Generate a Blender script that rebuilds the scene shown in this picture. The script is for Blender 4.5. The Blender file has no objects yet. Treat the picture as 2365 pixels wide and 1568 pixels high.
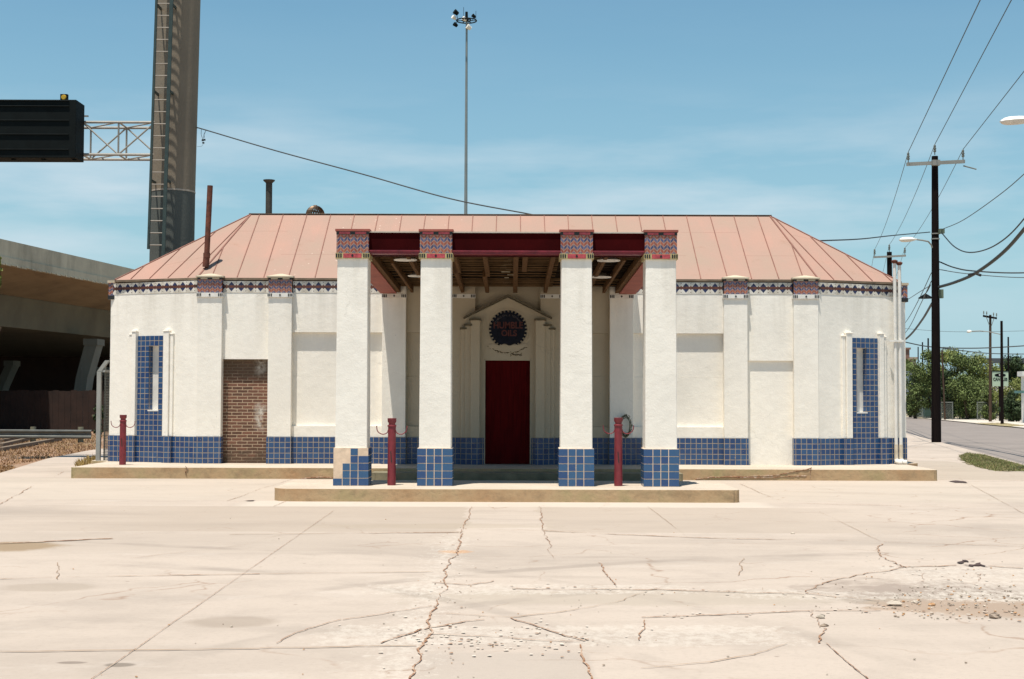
import bpy, math, random
from mathutils import Vector, Matrix
R = math.radians
random.seed(7)
S = bpy.context.scene
COL = S.collection

# ------------------------------------------------------------------ camera
CAMH = 1.55; FPX = 3283.0; TILT = R(2.372); ROLL = R(0.18)
cam_d = bpy.data.cameras.new("camera"); cam = bpy.data.objects.new("camera", cam_d); COL.objects.link(cam)
cam_d.sensor_width = 36.0; cam_d.lens = 50.0; cam_d.clip_end = 6000; cam_d.clip_start = 0.1
CM = Matrix.Translation((0, 0, CAMH)) @ Matrix.Rotation(R(90) + TILT, 4, 'X') @ Matrix.Rotation(ROLL, 4, 'Z')
cam.matrix_world = CM
S.camera = cam
CR = CM.to_3x3()
def ray(px, py): return CR @ Vector(((px - 1182) / FPX, -(py - 784) / FPX, -1.0))
def at(px, py, Y):
    d = ray(px, py); t = Y / d.y
    return Vector((d.x * t, Y, CAMH + d.z * t))
def G(px, py, z=0.0):
    d = ray(px, py); t = (z - CAMH) / d.z
    return Vector((d.x * t, d.y * t, z))

# ------------------------------------------------------------------ light
SUN_DIR = Vector((0.105, 0.205, -1.0)).normalized()
sd = bpy.data.lights.new("sun", 'SUN'); sun = bpy.data.objects.new("sun", sd); COL.objects.link(sun)
sd.energy = 4.6; sd.angle = R(0.53); sd.color = (1.0, 0.935, 0.84)
sun.rotation_euler = SUN_DIR.to_track_quat('-Z', 'Y').to_euler(); sun.location = (0, 0, 30)
W = bpy.data.worlds.new("World"); S.world = W; W.use_nodes = True
wn = W.node_tree.nodes; wl = W.node_tree.links
for n in list(wn): wn.remove(n)
wo = wn.new('ShaderNodeOutputWorld'); wb = wn.new('ShaderNodeBackground'); sky = wn.new('ShaderNodeTexSky')
sky.sky_type = 'NISHITA'; sky.sun_disc = False
sky.sun_elevation = math.asin(-SUN_DIR.z); sky.sun_rotation = math.atan2(-SUN_DIR.x, -SUN_DIR.y)
sky.altitude = 200; sky.air_density = 1.1; sky.dust_density = 0.6; sky.ozone_density = 1.6
wb.inputs['Strength'].default_value = 0.0655
tc = wn.new('ShaderNodeTexCoord')
mp = wn.new('ShaderNodeMapping'); mp.inputs['Scale'].default_value = (1.6, 1.6, 9.0); mp.inputs['Rotation'].default_value = (0.05, 0.06, 0.3)
wl.new(tc.outputs['Generated'], mp.inputs['Vector'])
nz = wn.new('ShaderNodeTexNoise'); nz.inputs['Scale'].default_value = 2.3; nz.inputs['Detail'].default_value = 7; nz.inputs['Roughness'].default_value = 0.55
wl.new(mp.outputs['Vector'], nz.inputs['Vector'])
rp = wn.new('ShaderNodeValToRGB'); rp.color_ramp.elements[0].position = 0.42; rp.color_ramp.elements[0].color = (0, 0, 0, 1)
rp.color_ramp.elements[1].position = 0.66; rp.color_ramp.elements[1].color = (0.85, 0.85, 0.85, 1)
wl.new(nz.outputs['Fac'], rp.inputs['Fac'])
tint = wn.new('ShaderNodeMix'); tint.data_type = 'RGBA'; tint.blend_type = 'MULTIPLY'; tint.inputs['Factor'].default_value = 1.0
tint.inputs[7].default_value = (0.72, 1.14, 1.17, 1)
wl.new(sky.outputs['Color'], tint.inputs[6])
sx = wn.new('ShaderNodeSeparateXYZ'); wl.new(tc.outputs['Generated'], sx.inputs[0])
hz = wn.new('ShaderNodeValToRGB'); e = hz.color_ramp.elements; e[0].position = 0.0; e[0].color = (1, 1, 1, 1); e[1].position = 0.34; e[1].color = (0, 0, 0, 1)
m_ = e.new(0.13); m_.color = (.50, .50, .50, 1); wl.new(sx.outputs[2], hz.inputs['Fac'])
hm_ = wn.new('ShaderNodeMix'); hm_.data_type = 'RGBA'; hm_.inputs[7].default_value = (4.5, 6.6, 7.6, 1)
wl.new(hz.outputs['Color'], hm_.inputs['Factor']); wl.new(tint.outputs[2], hm_.inputs[6])
cb = wn.new('ShaderNodeValToRGB'); e = cb.color_ramp.elements; e[0].position = 0.05; e[0].color = (.15, .15, .15, 1); e[1].position = 0.22; e[1].color = (.03, .03, .03, 1)
m_ = e.new(0.13); m_.color = (1, 1, 1, 1); wl.new(sx.outputs[2], cb.inputs['Fac'])
cm_ = wn.new('ShaderNodeMath'); cm_.operation = 'MULTIPLY'; wl.new(rp.outputs['Color'], cm_.inputs[0]); wl.new(cb.outputs['Color'], cm_.inputs[1])
cl = wn.new('ShaderNodeMix'); cl.data_type = 'RGBA'; cl.blend_type = 'MIX'
cl.inputs[7].default_value = (6.9, 8.0, 8.7, 1)
wl.new(cm_.outputs[0], cl.inputs['Factor']); wl.new(hm_.outputs[2], cl.inputs[6])
wl.new(cl.outputs[2], wb.inputs['Color']); wl.new(wb.outputs['Background'], wo.inputs['Surface'])
S.view_settings.view_transform = 'Standard'; S.view_settings.look = 'None'
S.view_settings.exposure = 0.57; S.view_settings.gamma = 1.0

# ------------------------------------------------------------------ mesh helpers
class MB:
    def __init__(s): s.v = []; s.f = []; s.m = []
    def poly(s, pts, m=0):
        i = len(s.v); s.v += [tuple(p) for p in pts]; s.f.append(tuple(range(i, i + len(pts)))); s.m.append(m); return s
    def mesh(s, vs, fs, m=0):
        i = len(s.v); s.v += [tuple(p) for p in vs]
        for f in fs: s.f.append(tuple(i + k for k in f)); s.m.append(m)
        return s
    def hexa(s, p, m=0):   # 8 pts: bottom 4 ccw, top 4 ccw
        return s.mesh(p, [(3, 2, 1, 0), (4, 5, 6, 7), (0, 1, 5, 4), (1, 2, 6, 5), (2, 3, 7, 6), (3, 0, 4, 7)], m)
    def box(s, x0, x1, y0, y1, z0, z1, m=0):
        if x0 > x1: x0, x1 = x1, x0
        return s.hexa([(x0, y0, z0), (x1, y0, z0), (x1, y1, z0), (x0, y1, z0), (x0, y0, z1), (x1, y0, z1), (x1, y1, z1), (x0, y1, z1)], m)
    def prism(s, pts, z0, z1, m=0):
        n = len(pts); vs = [(p[0], p[1], z0) for p in pts] + [(p[0], p[1], z1) for p in pts]
        fs = [tuple(range(n - 1, -1, -1)), tuple(range(n, 2 * n))] + [(i, (i + 1) % n, n + (i + 1) % n, n + i) for i in range(n)]
        return s.mesh(vs, fs, m)
    def prismy(s, pts, y0, y1, m=0):  # pts (x,z) ccw seen from -Y ; extruded along y
        n = len(pts); vs = [(p[0], y0, p[1]) for p in pts] + [(p[0], y1, p[1]) for p in pts]
        fs = [tuple(range(n)), tuple(range(2 * n - 1, n - 1, -1))] + [(i, n + i, n + (i + 1) % n, (i + 1) % n) for i in range(n)]
        return s.mesh(vs, fs, m)
    def cyl(s, a, b, r0, r1=None, n=12, m=0, caps=True):
        a = Vector(a); b = Vector(b); r1 = r0 if r1 is None else r1
        d = (b - a)
        if d.length < 1e-7: return s
        d.normalize(); q = Vector((0, 0, 1)) if abs(d.z) < .95 else Vector((1, 0, 0))
        u = d.cross(q).normalized(); w = d.cross(u)
        vs = []
        for k in range(n):
            t = 2 * math.pi * k / n; o = u * math.cos(t) + w * math.sin(t); vs += [a + o * r0, b + o * r1]
        fs = [(2 * k, 2 * ((k + 1) % n), 2 * ((k + 1) % n) + 1, 2 * k + 1) for k in range(n)]
        if caps: fs += [tuple(2 * k for k in range(n - 1, -1, -1)), tuple(2 * k + 1 for k in range(n))]
        return s.mesh(vs, fs, m)
    def tube(s, pts, r, n=6, m=0):
        pts = [Vector(p) for p in pts]
        N = len(pts); vs = []; prev = None
        for i, p in enumerate(pts):
            d = (pts[min(i + 1, N - 1)] - pts[max(i - 1, 0)]).normalized()
            q = Vector((0, 0, 1)) if abs(d.z) < .95 else Vector((1, 0, 0))
            u = d.cross(q).normalized() if prev is None else (prev - d * prev.dot(d)).normalized()
            prev = u; w = d.cross(u)
            rr = r[i] if isinstance(r, (list, tuple)) else r
            for k in range(n):
                t = 2 * math.pi * k / n; vs.append(p + (u * math.cos(t) + w * math.sin(t)) * rr)
        fs = []
        for i in range(N - 1):
            for k in range(n): fs.append((i * n + k, i * n + (k + 1) % n, (i + 1) * n + (k + 1) % n, (i + 1) * n + k))
        fs += [tuple(range(n - 1, -1, -1)), tuple((N - 1) * n + k for k in range(n))]
        return s.mesh(vs, fs, m)
    def lathe(s, c, prof, n=16, m=0):  # prof (r,z)
        vs = []; N = len(prof)
        for (r, z) in prof:
            for k in range(n):
                t = 2 * math.pi * k / n; vs.append((c[0] + r * math.cos(t), c[1] + r * math.sin(t), c[2] + z))
        fs = []
        for i in range(N - 1):
            for k in range(n): fs.append((i * n + k, i * n + (k + 1) % n, (i + 1) * n + (k + 1) % n, (i + 1) * n + k))
        fs += [tuple(range(n - 1, -1, -1)), tuple((N - 1) * n + k for k in range(n))]
        return s.mesh(vs, fs, m)
    def build(s, name, mat, parent=None, bevel=0.0, smooth=False, off=None):
        L = worldloc(parent) if parent is not None else (Vector(off) if off is not None else Vector((0, 0, 0)))
        me = bpy.data.meshes.new(name)
        me.from_pydata([(x - L.x, y - L.y, z - L.z) for x, y, z in s.v], [], s.f)
        ms = mat if isinstance(mat, (list, tuple)) else [mat]
        for m in ms: me.materials.append(m)
        for p, mi in zip(me.polygons, s.m): p.material_index = mi
        uv = me.uv_layers.new(name="UVMap"); V = s.v
        for p in me.polygons:
            n = p.normal
            if abs(n.z) < 0.75:
                t = Vector((-n.y, n.x, 0)).normalized()
                for li in p.loop_indices:
                    q = V[me.loops[li].vertex_index]; uv.data[li].uv = (q[0] * t.x + q[1] * t.y, q[2])
            else:
                for li in p.loop_indices:
                    q = V[me.loops[li].vertex_index]; uv.data[li].uv = (q[0], q[1])
        if smooth:
            for p in me.polygons: p.use_smooth = True
            try: me.set_sharp_from_angle(angle=R(40))
            except Exception: pass
        o = bpy.data.objects.new(name, me); COL.objects.link(o)
        if parent is not None: o.parent = parent
        elif off is not None: o.location = L
        if bevel > 0:
            b = o.modifiers.new('bevel', 'BEVEL'); b.width = bevel; b.segments = 2; b.limit_method = 'ANGLE'
        return o
def worldloc(o):
    L = Vector((0, 0, 0))
    while o is not None: L = L + o.location; o = o.parent
    return L
def tag(o, label=None, cat=None, group=None, kind=None):
    if label: o['label'] = label
    if cat: o['category'] = cat
    if group: o['group'] = group
    if kind: o['kind'] = kind
    return o
def thing(name, loc, label, cat, group=None):
    o = bpy.data.objects.new(name, None); COL.objects.link(o); o.location = loc; o.empty_display_size = .2
    return tag(o, label, cat, group)
def copy_tree(o, parent=None):
    c = o.copy(); COL.objects.link(c); c.parent = parent
    for ch in [x for x in COL.objects if x.parent == o]: copy_tree(ch, c)
    return c
def struct(o): o['kind'] = 'structure'; return o

# ------------------------------------------------------------------ materials
class NT:
    def __init__(s, name):
        s.mat = bpy.data.materials.new(name); s.mat.use_nodes = True; s.t = s.mat.node_tree; s.n = s.t.nodes; s.l = s.t.links
        s.b = s.n['Principled BSDF']; s.uv = None; s.ob = None
    def sock(s, x, inp):
        if isinstance(x, bpy.types.NodeSocket): s.l.new(x, inp)
        elif isinstance(x, (tuple, list)) and len(x) == 3 and inp.type == 'RGBA': inp.default_value = (*x, 1)
        else: inp.default_value = x
    def M(s, op, a, b=0.0, c=None):
        n = s.n.new('ShaderNodeMath'); n.operation = op; s.sock(a, n.inputs[0]); s.sock(b, n.inputs[1])
        if c is not None: s.sock(c, n.inputs[2])
        return n.outputs[0]
    def UV(s):
        if not s.uv: s.uv = s.n.new('ShaderNodeUVMap').outputs[0]
        return s.uv
    def OB(s):   # world position
        if not s.ob: s.ob = s.n.new('ShaderNodeNewGeometry').outputs['Position']
        return s.ob
    def sep(s, v):
        n = s.n.new('ShaderNodeSeparateXYZ'); s.l.new(v, n.inputs[0]); return n.outputs
    def mapp(s, v, sc=(1, 1, 1), loc=(0, 0, 0), rot=(0, 0, 0)):
        n = s.n.new('ShaderNodeMapping'); s.l.new(v, n.inputs[0]); n.inputs['Scale'].default_value = sc
        n.inputs['Location'].default_value = loc; n.inputs['Rotation'].default_value = rot; return n.outputs[0]
    def noise(s, v, scale, detail=4, rough=.55, dist=0.0):
        n = s.n.new('ShaderNodeTexNoise'); s.l.new(v, n.inputs['Vector']); n.inputs['Scale'].default_value = scale
        n.inputs['Detail'].default_value = detail; n.inputs['Roughness'].default_value = rough; n.inputs['Distortion'].default_value = dist
        return n.outputs['Fac']
    def voro(s, v, scale, feature='F1', rnd=1.0):
        n = s.n.new('ShaderNodeTexVoronoi'); n.feature = feature; s.l.new(v, n.inputs['Vector']); n.inputs['Scale'].default_value = scale
        n.inputs['Randomness'].default_value = rnd
        return n
    def ramp(s, f, stops):
        n = s.n.new('ShaderNodeValToRGB'); s.l.new(f, n.inputs[0]); e = n.color_ramp.elements
        while len(e) < len(stops): e.new(.5)
        for k, (p, c) in enumerate(stops):
            e[k].position = p; c = (c, c, c) if isinstance(c, (int, float)) else c; e[k].color = (*c, 1)
        return n.outputs[0]
    def mix(s, f, a, b, mode='MIX'):
        n = s.n.new('ShaderNodeMix'); n.data_type = 'RGBA'; n.blend_type = mode
        s.sock(f, n.inputs[0]); s.sock(a, n.inputs[6]); s.sock(b, n.inputs[7]); return n.outputs[2]
    def bump(s, h, strength=.3, dist=.01):
        n = s.n.new('ShaderNodeBump'); n.inputs['Strength'].default_value = strength; n.inputs['Distance'].default_value = dist
        s.l.new(h, n.inputs['Height']); s.l.new(n.outputs[0], s.b.inputs['Normal'])
    def out(s, col, rough=.8, metal=0.0, spec=None):
        s.sock(col, s.b.inputs['Base Color']); s.sock(rough, s.b.inputs['Roughness']); s.b.inputs['Metallic'].default_value = metal
        if spec is not None: s.b.inputs['Specular IOR Level'].default_value = spec
        return s.mat
def mul(c, k): return tuple(min(1, x * k) for x in c)
def simple(name, c, var=.18, scale=3.0, rough=.75, metal=0.0, bumpd=.004, bs=30, spec=None, stretch=(1, 1, 1)):
    t = NT(name); v = t.mapp(t.OB(), stretch)
    a = t.noise(v, scale, 6, .6)
    col = t.ramp(a, [(.3, mul(c, 1 - var)), (.7, mul(c, 1 + var))])
    if bumpd: t.bump(t.noise(t.OB(), bs, 4, .6), .4, bumpd)
    return t.out(col, rough, metal, spec)

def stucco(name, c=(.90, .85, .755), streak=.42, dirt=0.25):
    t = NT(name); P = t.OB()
    st = t.noise(t.mapp(P, (5, 5, .35)), 1.0, 5, .6)
    big = t.noise(P, .9, 5, .6); fine = t.noise(P, 14, 5, .65)
    col = t.ramp(big, [(.3, mul(c, .93)), (.65, mul(c, 1.03))])
    col = t.mix(t.ramp(fine, [(.35, .10), (.6, 0.0)]), col, mul(c, .72))
    z = t.sep(P)[2]
    hi = t.ramp(z, [(.0, 0.0), (1.0, 1.0)])
    top = t.M('MULTIPLY', t.ramp(t.M('MULTIPLY', z, .25), [(.60, 0.0), (1.0, 1.0)]), t.ramp(st, [(.45, 0.0), (.75, 1.0)]))
    col = t.mix(t.M('MULTIPLY', top, streak), col, (.40, .35, .27))
    low = t.M('MULTIPLY', t.ramp(t.M('MULTIPLY', z, .25), [(.15, 1.0), (.42, 0.0)]), t.ramp(t.noise(P, 4, 6, .7), [(.5, 0.0), (.8, 1.0)]))
    col = t.mix(t.M('MULTIPLY', low, dirt), col, (.45, .38, .28))
    wv = t.n.new('ShaderNodeTexNoise'); t.l.new(P, wv.inputs['Vector']); wv.inputs['Scale'].default_value = 2.0; wv.inputs['Detail'].default_value = 5
    va = t.n.new('ShaderNodeVectorMath'); va.operation = 'MULTIPLY_ADD'; t.l.new(wv.outputs['Color'], va.inputs[0]); va.inputs[1].default_value = (.5, .5, .5); t.l.new(P, va.inputs[2])
    ve = t.voro(va.outputs[0], .8, 'DISTANCE_TO_EDGE'); ln = t.M('MULTIPLY', t.ramp(ve.outputs['Distance'], [(.0, 1.0), (.008, 0.0)]), t.ramp(t.noise(P, .9, 3, .5), [(.52, 0.0), (.62, .26)]))
    col = t.mix(ln, col, mul(c, .5))
    pt = t.noise(t.mapp(P, (1, 1, .8), (2, 5, 3)), 1.6, 6, .65); col = t.mix(t.ramp(pt, [(.55, 0.0), (.60, .22)]), col, mul(c, .88))
    ch = t.voro(P, 5.5); 
    spot = t.ramp(ch.outputs['Distance'], [(.03, 1.0), (.05, 0.0)])
    rn = t.sep(ch.outputs['Color'])[0]
    col = t.mix(t.M('MULTIPLY', spot, t.M('GREATER_THAN', rn, .86)), col, mul(c, .55))
    h = t.M('ADD', t.M('MULTIPLY', t.noise(P, 6, 5, .6), 1.0), t.M('MULTIPLY', t.noise(P, 45, 4, .7), .45))
    t.bump(h, .55, .012)
    return t.out(col, .88, 0, .25)
M_stucco = stucco('white_stucco'); M_stucco2 = stucco('shaded_weathered_stucco', (.52, .44, .32), .6, .7)  # second stucco: canopy shade put into a darker, warmer tone, plus streaks and dirt

def tiles(name, w=.1115, hgt=.1092, z0=.21, c1=(.014, .047, .145), c2=(.028, .082, .190), grout=(.41, .335, .255)):
    t = NT(name); v = t.mapp(t.UV(), (1, 1, 1), (0.03, -z0 + .0015, 0))
    b = t.n.new('ShaderNodeTexBrick'); t.l.new(v, b.inputs['Vector']); b.offset = 0.0; b.squash = 1.0
    b.inputs['Scale'].default_value = 1; b.inputs['Brick Width'].default_value = w; b.inputs['Row Height'].default_value = hgt
    b.inputs['Mortar Size'].default_value = .0065; b.inputs['Mortar Smooth'].default_value = .15; b.inputs['Bias'].default_value = 0
    b.inputs['Color1'].default_value = (*c1, 1); b.inputs['Color2'].default_value = (*c2, 1)
    b.inputs['Mortar'].default_value = (*grout, 1)
    nn = t.noise(t.OB(), 7, 6, .7); col = t.mix(t.ramp(nn, [(.55, 0.0), (.8, .55)]), b.outputs['Color'], (.07, .12, .19))
    ch = t.noise(t.OB(), 26, 3, .6); col = t.mix(t.ramp(ch, [(.70, 0.0), (.74, .8)]), col, (.50, .42, .32))
    col = t.mix(b.outputs['Fac'], col, t.ramp(t.noise(t.OB(), 9, 4, .7), [(.3, mul(grout, .6)), (.7, grout)]))
    h = t.M('ADD', t.M('MULTIPLY', b.outputs['Fac'], -1.0), t.M('MULTIPLY', t.noise(t.OB(), 12, 3, .5), .5)); t.bump(h, .5, .004)
    r = t.M('ADD', .20, t.M('MULTIPLY', b.outputs['Fac'], .6))
    return t.out(col, r, 0, .5)
M_tile = tiles('blue_square_tile')
def glaze():
    t = NT('blue_glazed_tile'); n1 = t.n.new('ShaderNodeNewGeometry')
    r = n1.outputs['Random Per Island']
    col = t.ramp(r, [(0, (.02, .055, .17)), (.5, (.028, .085, .20)), (1.0, (.035, .11, .22))])
    nn = t.noise(t.OB(), 12, 6, .7); col = t.mix(t.ramp(nn, [(.5, 0.0), (.8, .5)]), col, (.07, .13, .20))
    t.bump(t.noise(t.OB(), 25, 3, .5), .3, .003)
    return t.out(col, .22)
M_glaze = glaze()
M_grout = simple('tan_mortar', (.72, .55, .40), .2, 6, .9)

def chevron(name):
    t = NT(name); u, v, _ = t.sep(t.UV())[:3]
    Pq = .104; RH = .056
    tri = t.M('ABSOLUTE', t.M('SUBTRACT', t.M('MODULO', t.M('ADD', u, 50.0), Pq), Pq / 2))
    w = t.M('DIVIDE', t.M('ADD', t.M('SUBTRACT', v, tri), 0.012), RH)
    fr = t.M('FRACT', w); par = t.M('MODULO', t.M('FLOOR', w), 2.0)
    g1 = t.M('LESS_THAN', fr, .14)
    ed = t.M('MODULO', t.M('ADD', u, 50.0 + .002), Pq / 2); g2 = t.M('LESS_THAN', ed, .006)
    g = t.M('MAXIMUM', g1, g2)
    idn = t.M('ADD', t.M('MULTIPLY', t.M('FLOOR', w), 7.13), t.M('MULTIPLY', t.M('FLOOR', t.M('DIVIDE', t.M('ADD', u, 50.0), Pq / 2)), 3.77))
    wn_ = t.n.new('ShaderNodeTexWhiteNoise'); wn_.noise_dimensions = '1D'; t.l.new(idn, wn_.inputs['W']); rnd = wn_.outputs['Value']
    red = t.mix(rnd, (.22, .045, .03), (.36, .10, .055)); blu = t.mix(rnd, (.035, .038, .10), (.095, .095, .19))
    col = t.mix(par, red, blu); col = t.mix(t.ramp(t.noise(t.OB(), 30, 4, .7), [(.5, 0.0), (.8, .5)]), col, (.35, .27, .2))
    col = t.mix(g, col, (.42, .28, .20)); t.bump(t.M('SUBTRACT', 1.0, g), .5, .004)
    return t.out(col, .4)
M_chev = chevron('chevron_tile')
def frieze():
    t = NT('diamond_frieze_tile'); u, v, _ = t.sep(t.UV())[:3]; Pq = .198
    d = t.M('ABSOLUTE', t.M('SUBTRACT', t.M('MODULO', t.M('ADD', u, 50.0), Pq), Pq / 2)); dv = t.M('ABSOLUTE', t.M('SUBTRACT', v, 3.822))
    e = t.M('SUBTRACT', Pq / 2, d)
    blue = t.M('LESS_THAN', t.M('ADD', t.M('DIVIDE', d, .086), t.M('DIVIDE', dv, .101)), 1.0)
    band = t.M('LESS_THAN', dv, .027); small = t.M('LESS_THAN', t.M('ADD', t.M('DIVIDE', e, .040), t.M('DIVIDE', dv, .050)), 1.0)
    red = t.M('MAXIMUM', band, small)
    dot = t.M('LESS_THAN', t.M('ADD', e, t.M('ABSOLUTE', t.M('SUBTRACT', dv, .090))), .012)
    a = t.M('MODULO', t.M('ADD', t.M('ADD', u, v), 50.0), .028); b = t.M('MODULO', t.M('ADD', t.M('SUBTRACT', u, v), 50.0), .028)
    chk = t.M('MAXIMUM', t.M('LESS_THAN', a, .006), t.M('LESS_THAN', b, .006))
    nn = t.noise(t.OB(), 18, 3, .6)
    redc = t.mix(chk, t.ramp(nn, [(.35, (.05, .025, .015)), (.6, (.20, .055, .03))]), (.04, .02, .015))
    bluec = t.ramp(nn, [(.35, (.010, .016, .045)), (.65, (.024, .035, .11))])
    wht = t.ramp(t.noise(t.mapp(t.OB(), (6, 6, .8)), 1.2, 5, .7), [(.3, (.42, .37, .29)), (.6, (.74, .70, .62))])
    col = t.mix(blue, wht, bluec); col = t.mix(red, col, redc); col = t.mix(dot, col, (.09, .05, .04))
    t.bump(t.noise(t.OB(), 40, 4, .6), .3, .004)
    return t.out(col, .5)
M_frieze = frieze()
def brick(name):
    t = NT(name); v = t.mapp(t.UV(), (1, 1, 1), (0.0, -.21, 0)); 
    dn = t.n.new('ShaderNodeTexNoise'); t.l.new(v, dn.inputs['Vector']); dn.inputs['Scale'].default_value = 9
    vv = t.n.new('ShaderNodeVectorMath'); vv.operation = 'MULTIPLY_ADD'; t.l.new(dn.outputs['Color'], vv.inputs[0]); vv.inputs[1].default_value = (.012, .012, 0); t.l.new(v, vv.inputs[2])
    b = t.n.new('ShaderNodeTexBrick'); t.l.new(vv.outputs[0], b.inputs['Vector']); b.offset = .5
    b.inputs['Scale'].default_value = 1; b.inputs['Brick Width'].default_value = .212; b.inputs['Row Height'].default_value = .0655
    b.inputs['Mortar Size'].default_value = .0085; b.inputs['Mortar Smooth'].default_value = .3; b.inputs['Bias'].default_value = 0
    b.inputs['Color1'].default_value = (.105, .052, .032, 1); b.inputs['Color2'].default_value = (.20, .088, .054, 1); b.inputs['Mortar'].default_value = (.46, .335, .225, 1)
    P = t.OB(); z = t.sep(P)[2]; x = t.sep(P)[0]
    nn = t.noise(P, 5, 6, .7)
    dk = t.ramp(t.M('ADD', t.M('MULTIPLY', z, .3), t.M('MULTIPLY', nn, .25)), [(.20, 1.0), (.30, 0.0), (.66, 0.0), (.74, 1.0)])
    col = t.mix(t.M('MULTIPLY', dk, .8), b.outputs['Color'], t.mix(nn, (.045, .03, .018), (.12, .08, .048)))
    zn = t.ramp(t.M('MULTIPLY', z, .4), [(.33, 0.0), (.42, 1.0), (.52, 1.0), (.60, 0.0), (.78, 0.0), (.86, .7)])
    st = t.M('MULTIPLY', t.M('MULTIPLY', t.ramp(t.M('ABSOLUTE', t.M('SUBTRACT', x, -5.15)), [(.02, 1.0), (.15, 0.0)]), zn), t.ramp(t.noise(P, 7, 6, .7), [(.40, 0.0), (.58, .95)]))
    col = t.mix(st, col, (.62, .58, .50))
    t.bump(t.M('ADD', t.M('MULTIPLY', b.outputs['Fac'], -1.0), t.noise(P, 30, 4, .7)), .8, .01)
    return t.out(col, .9)
M_brick = brick('old_brown_brick')

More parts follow.
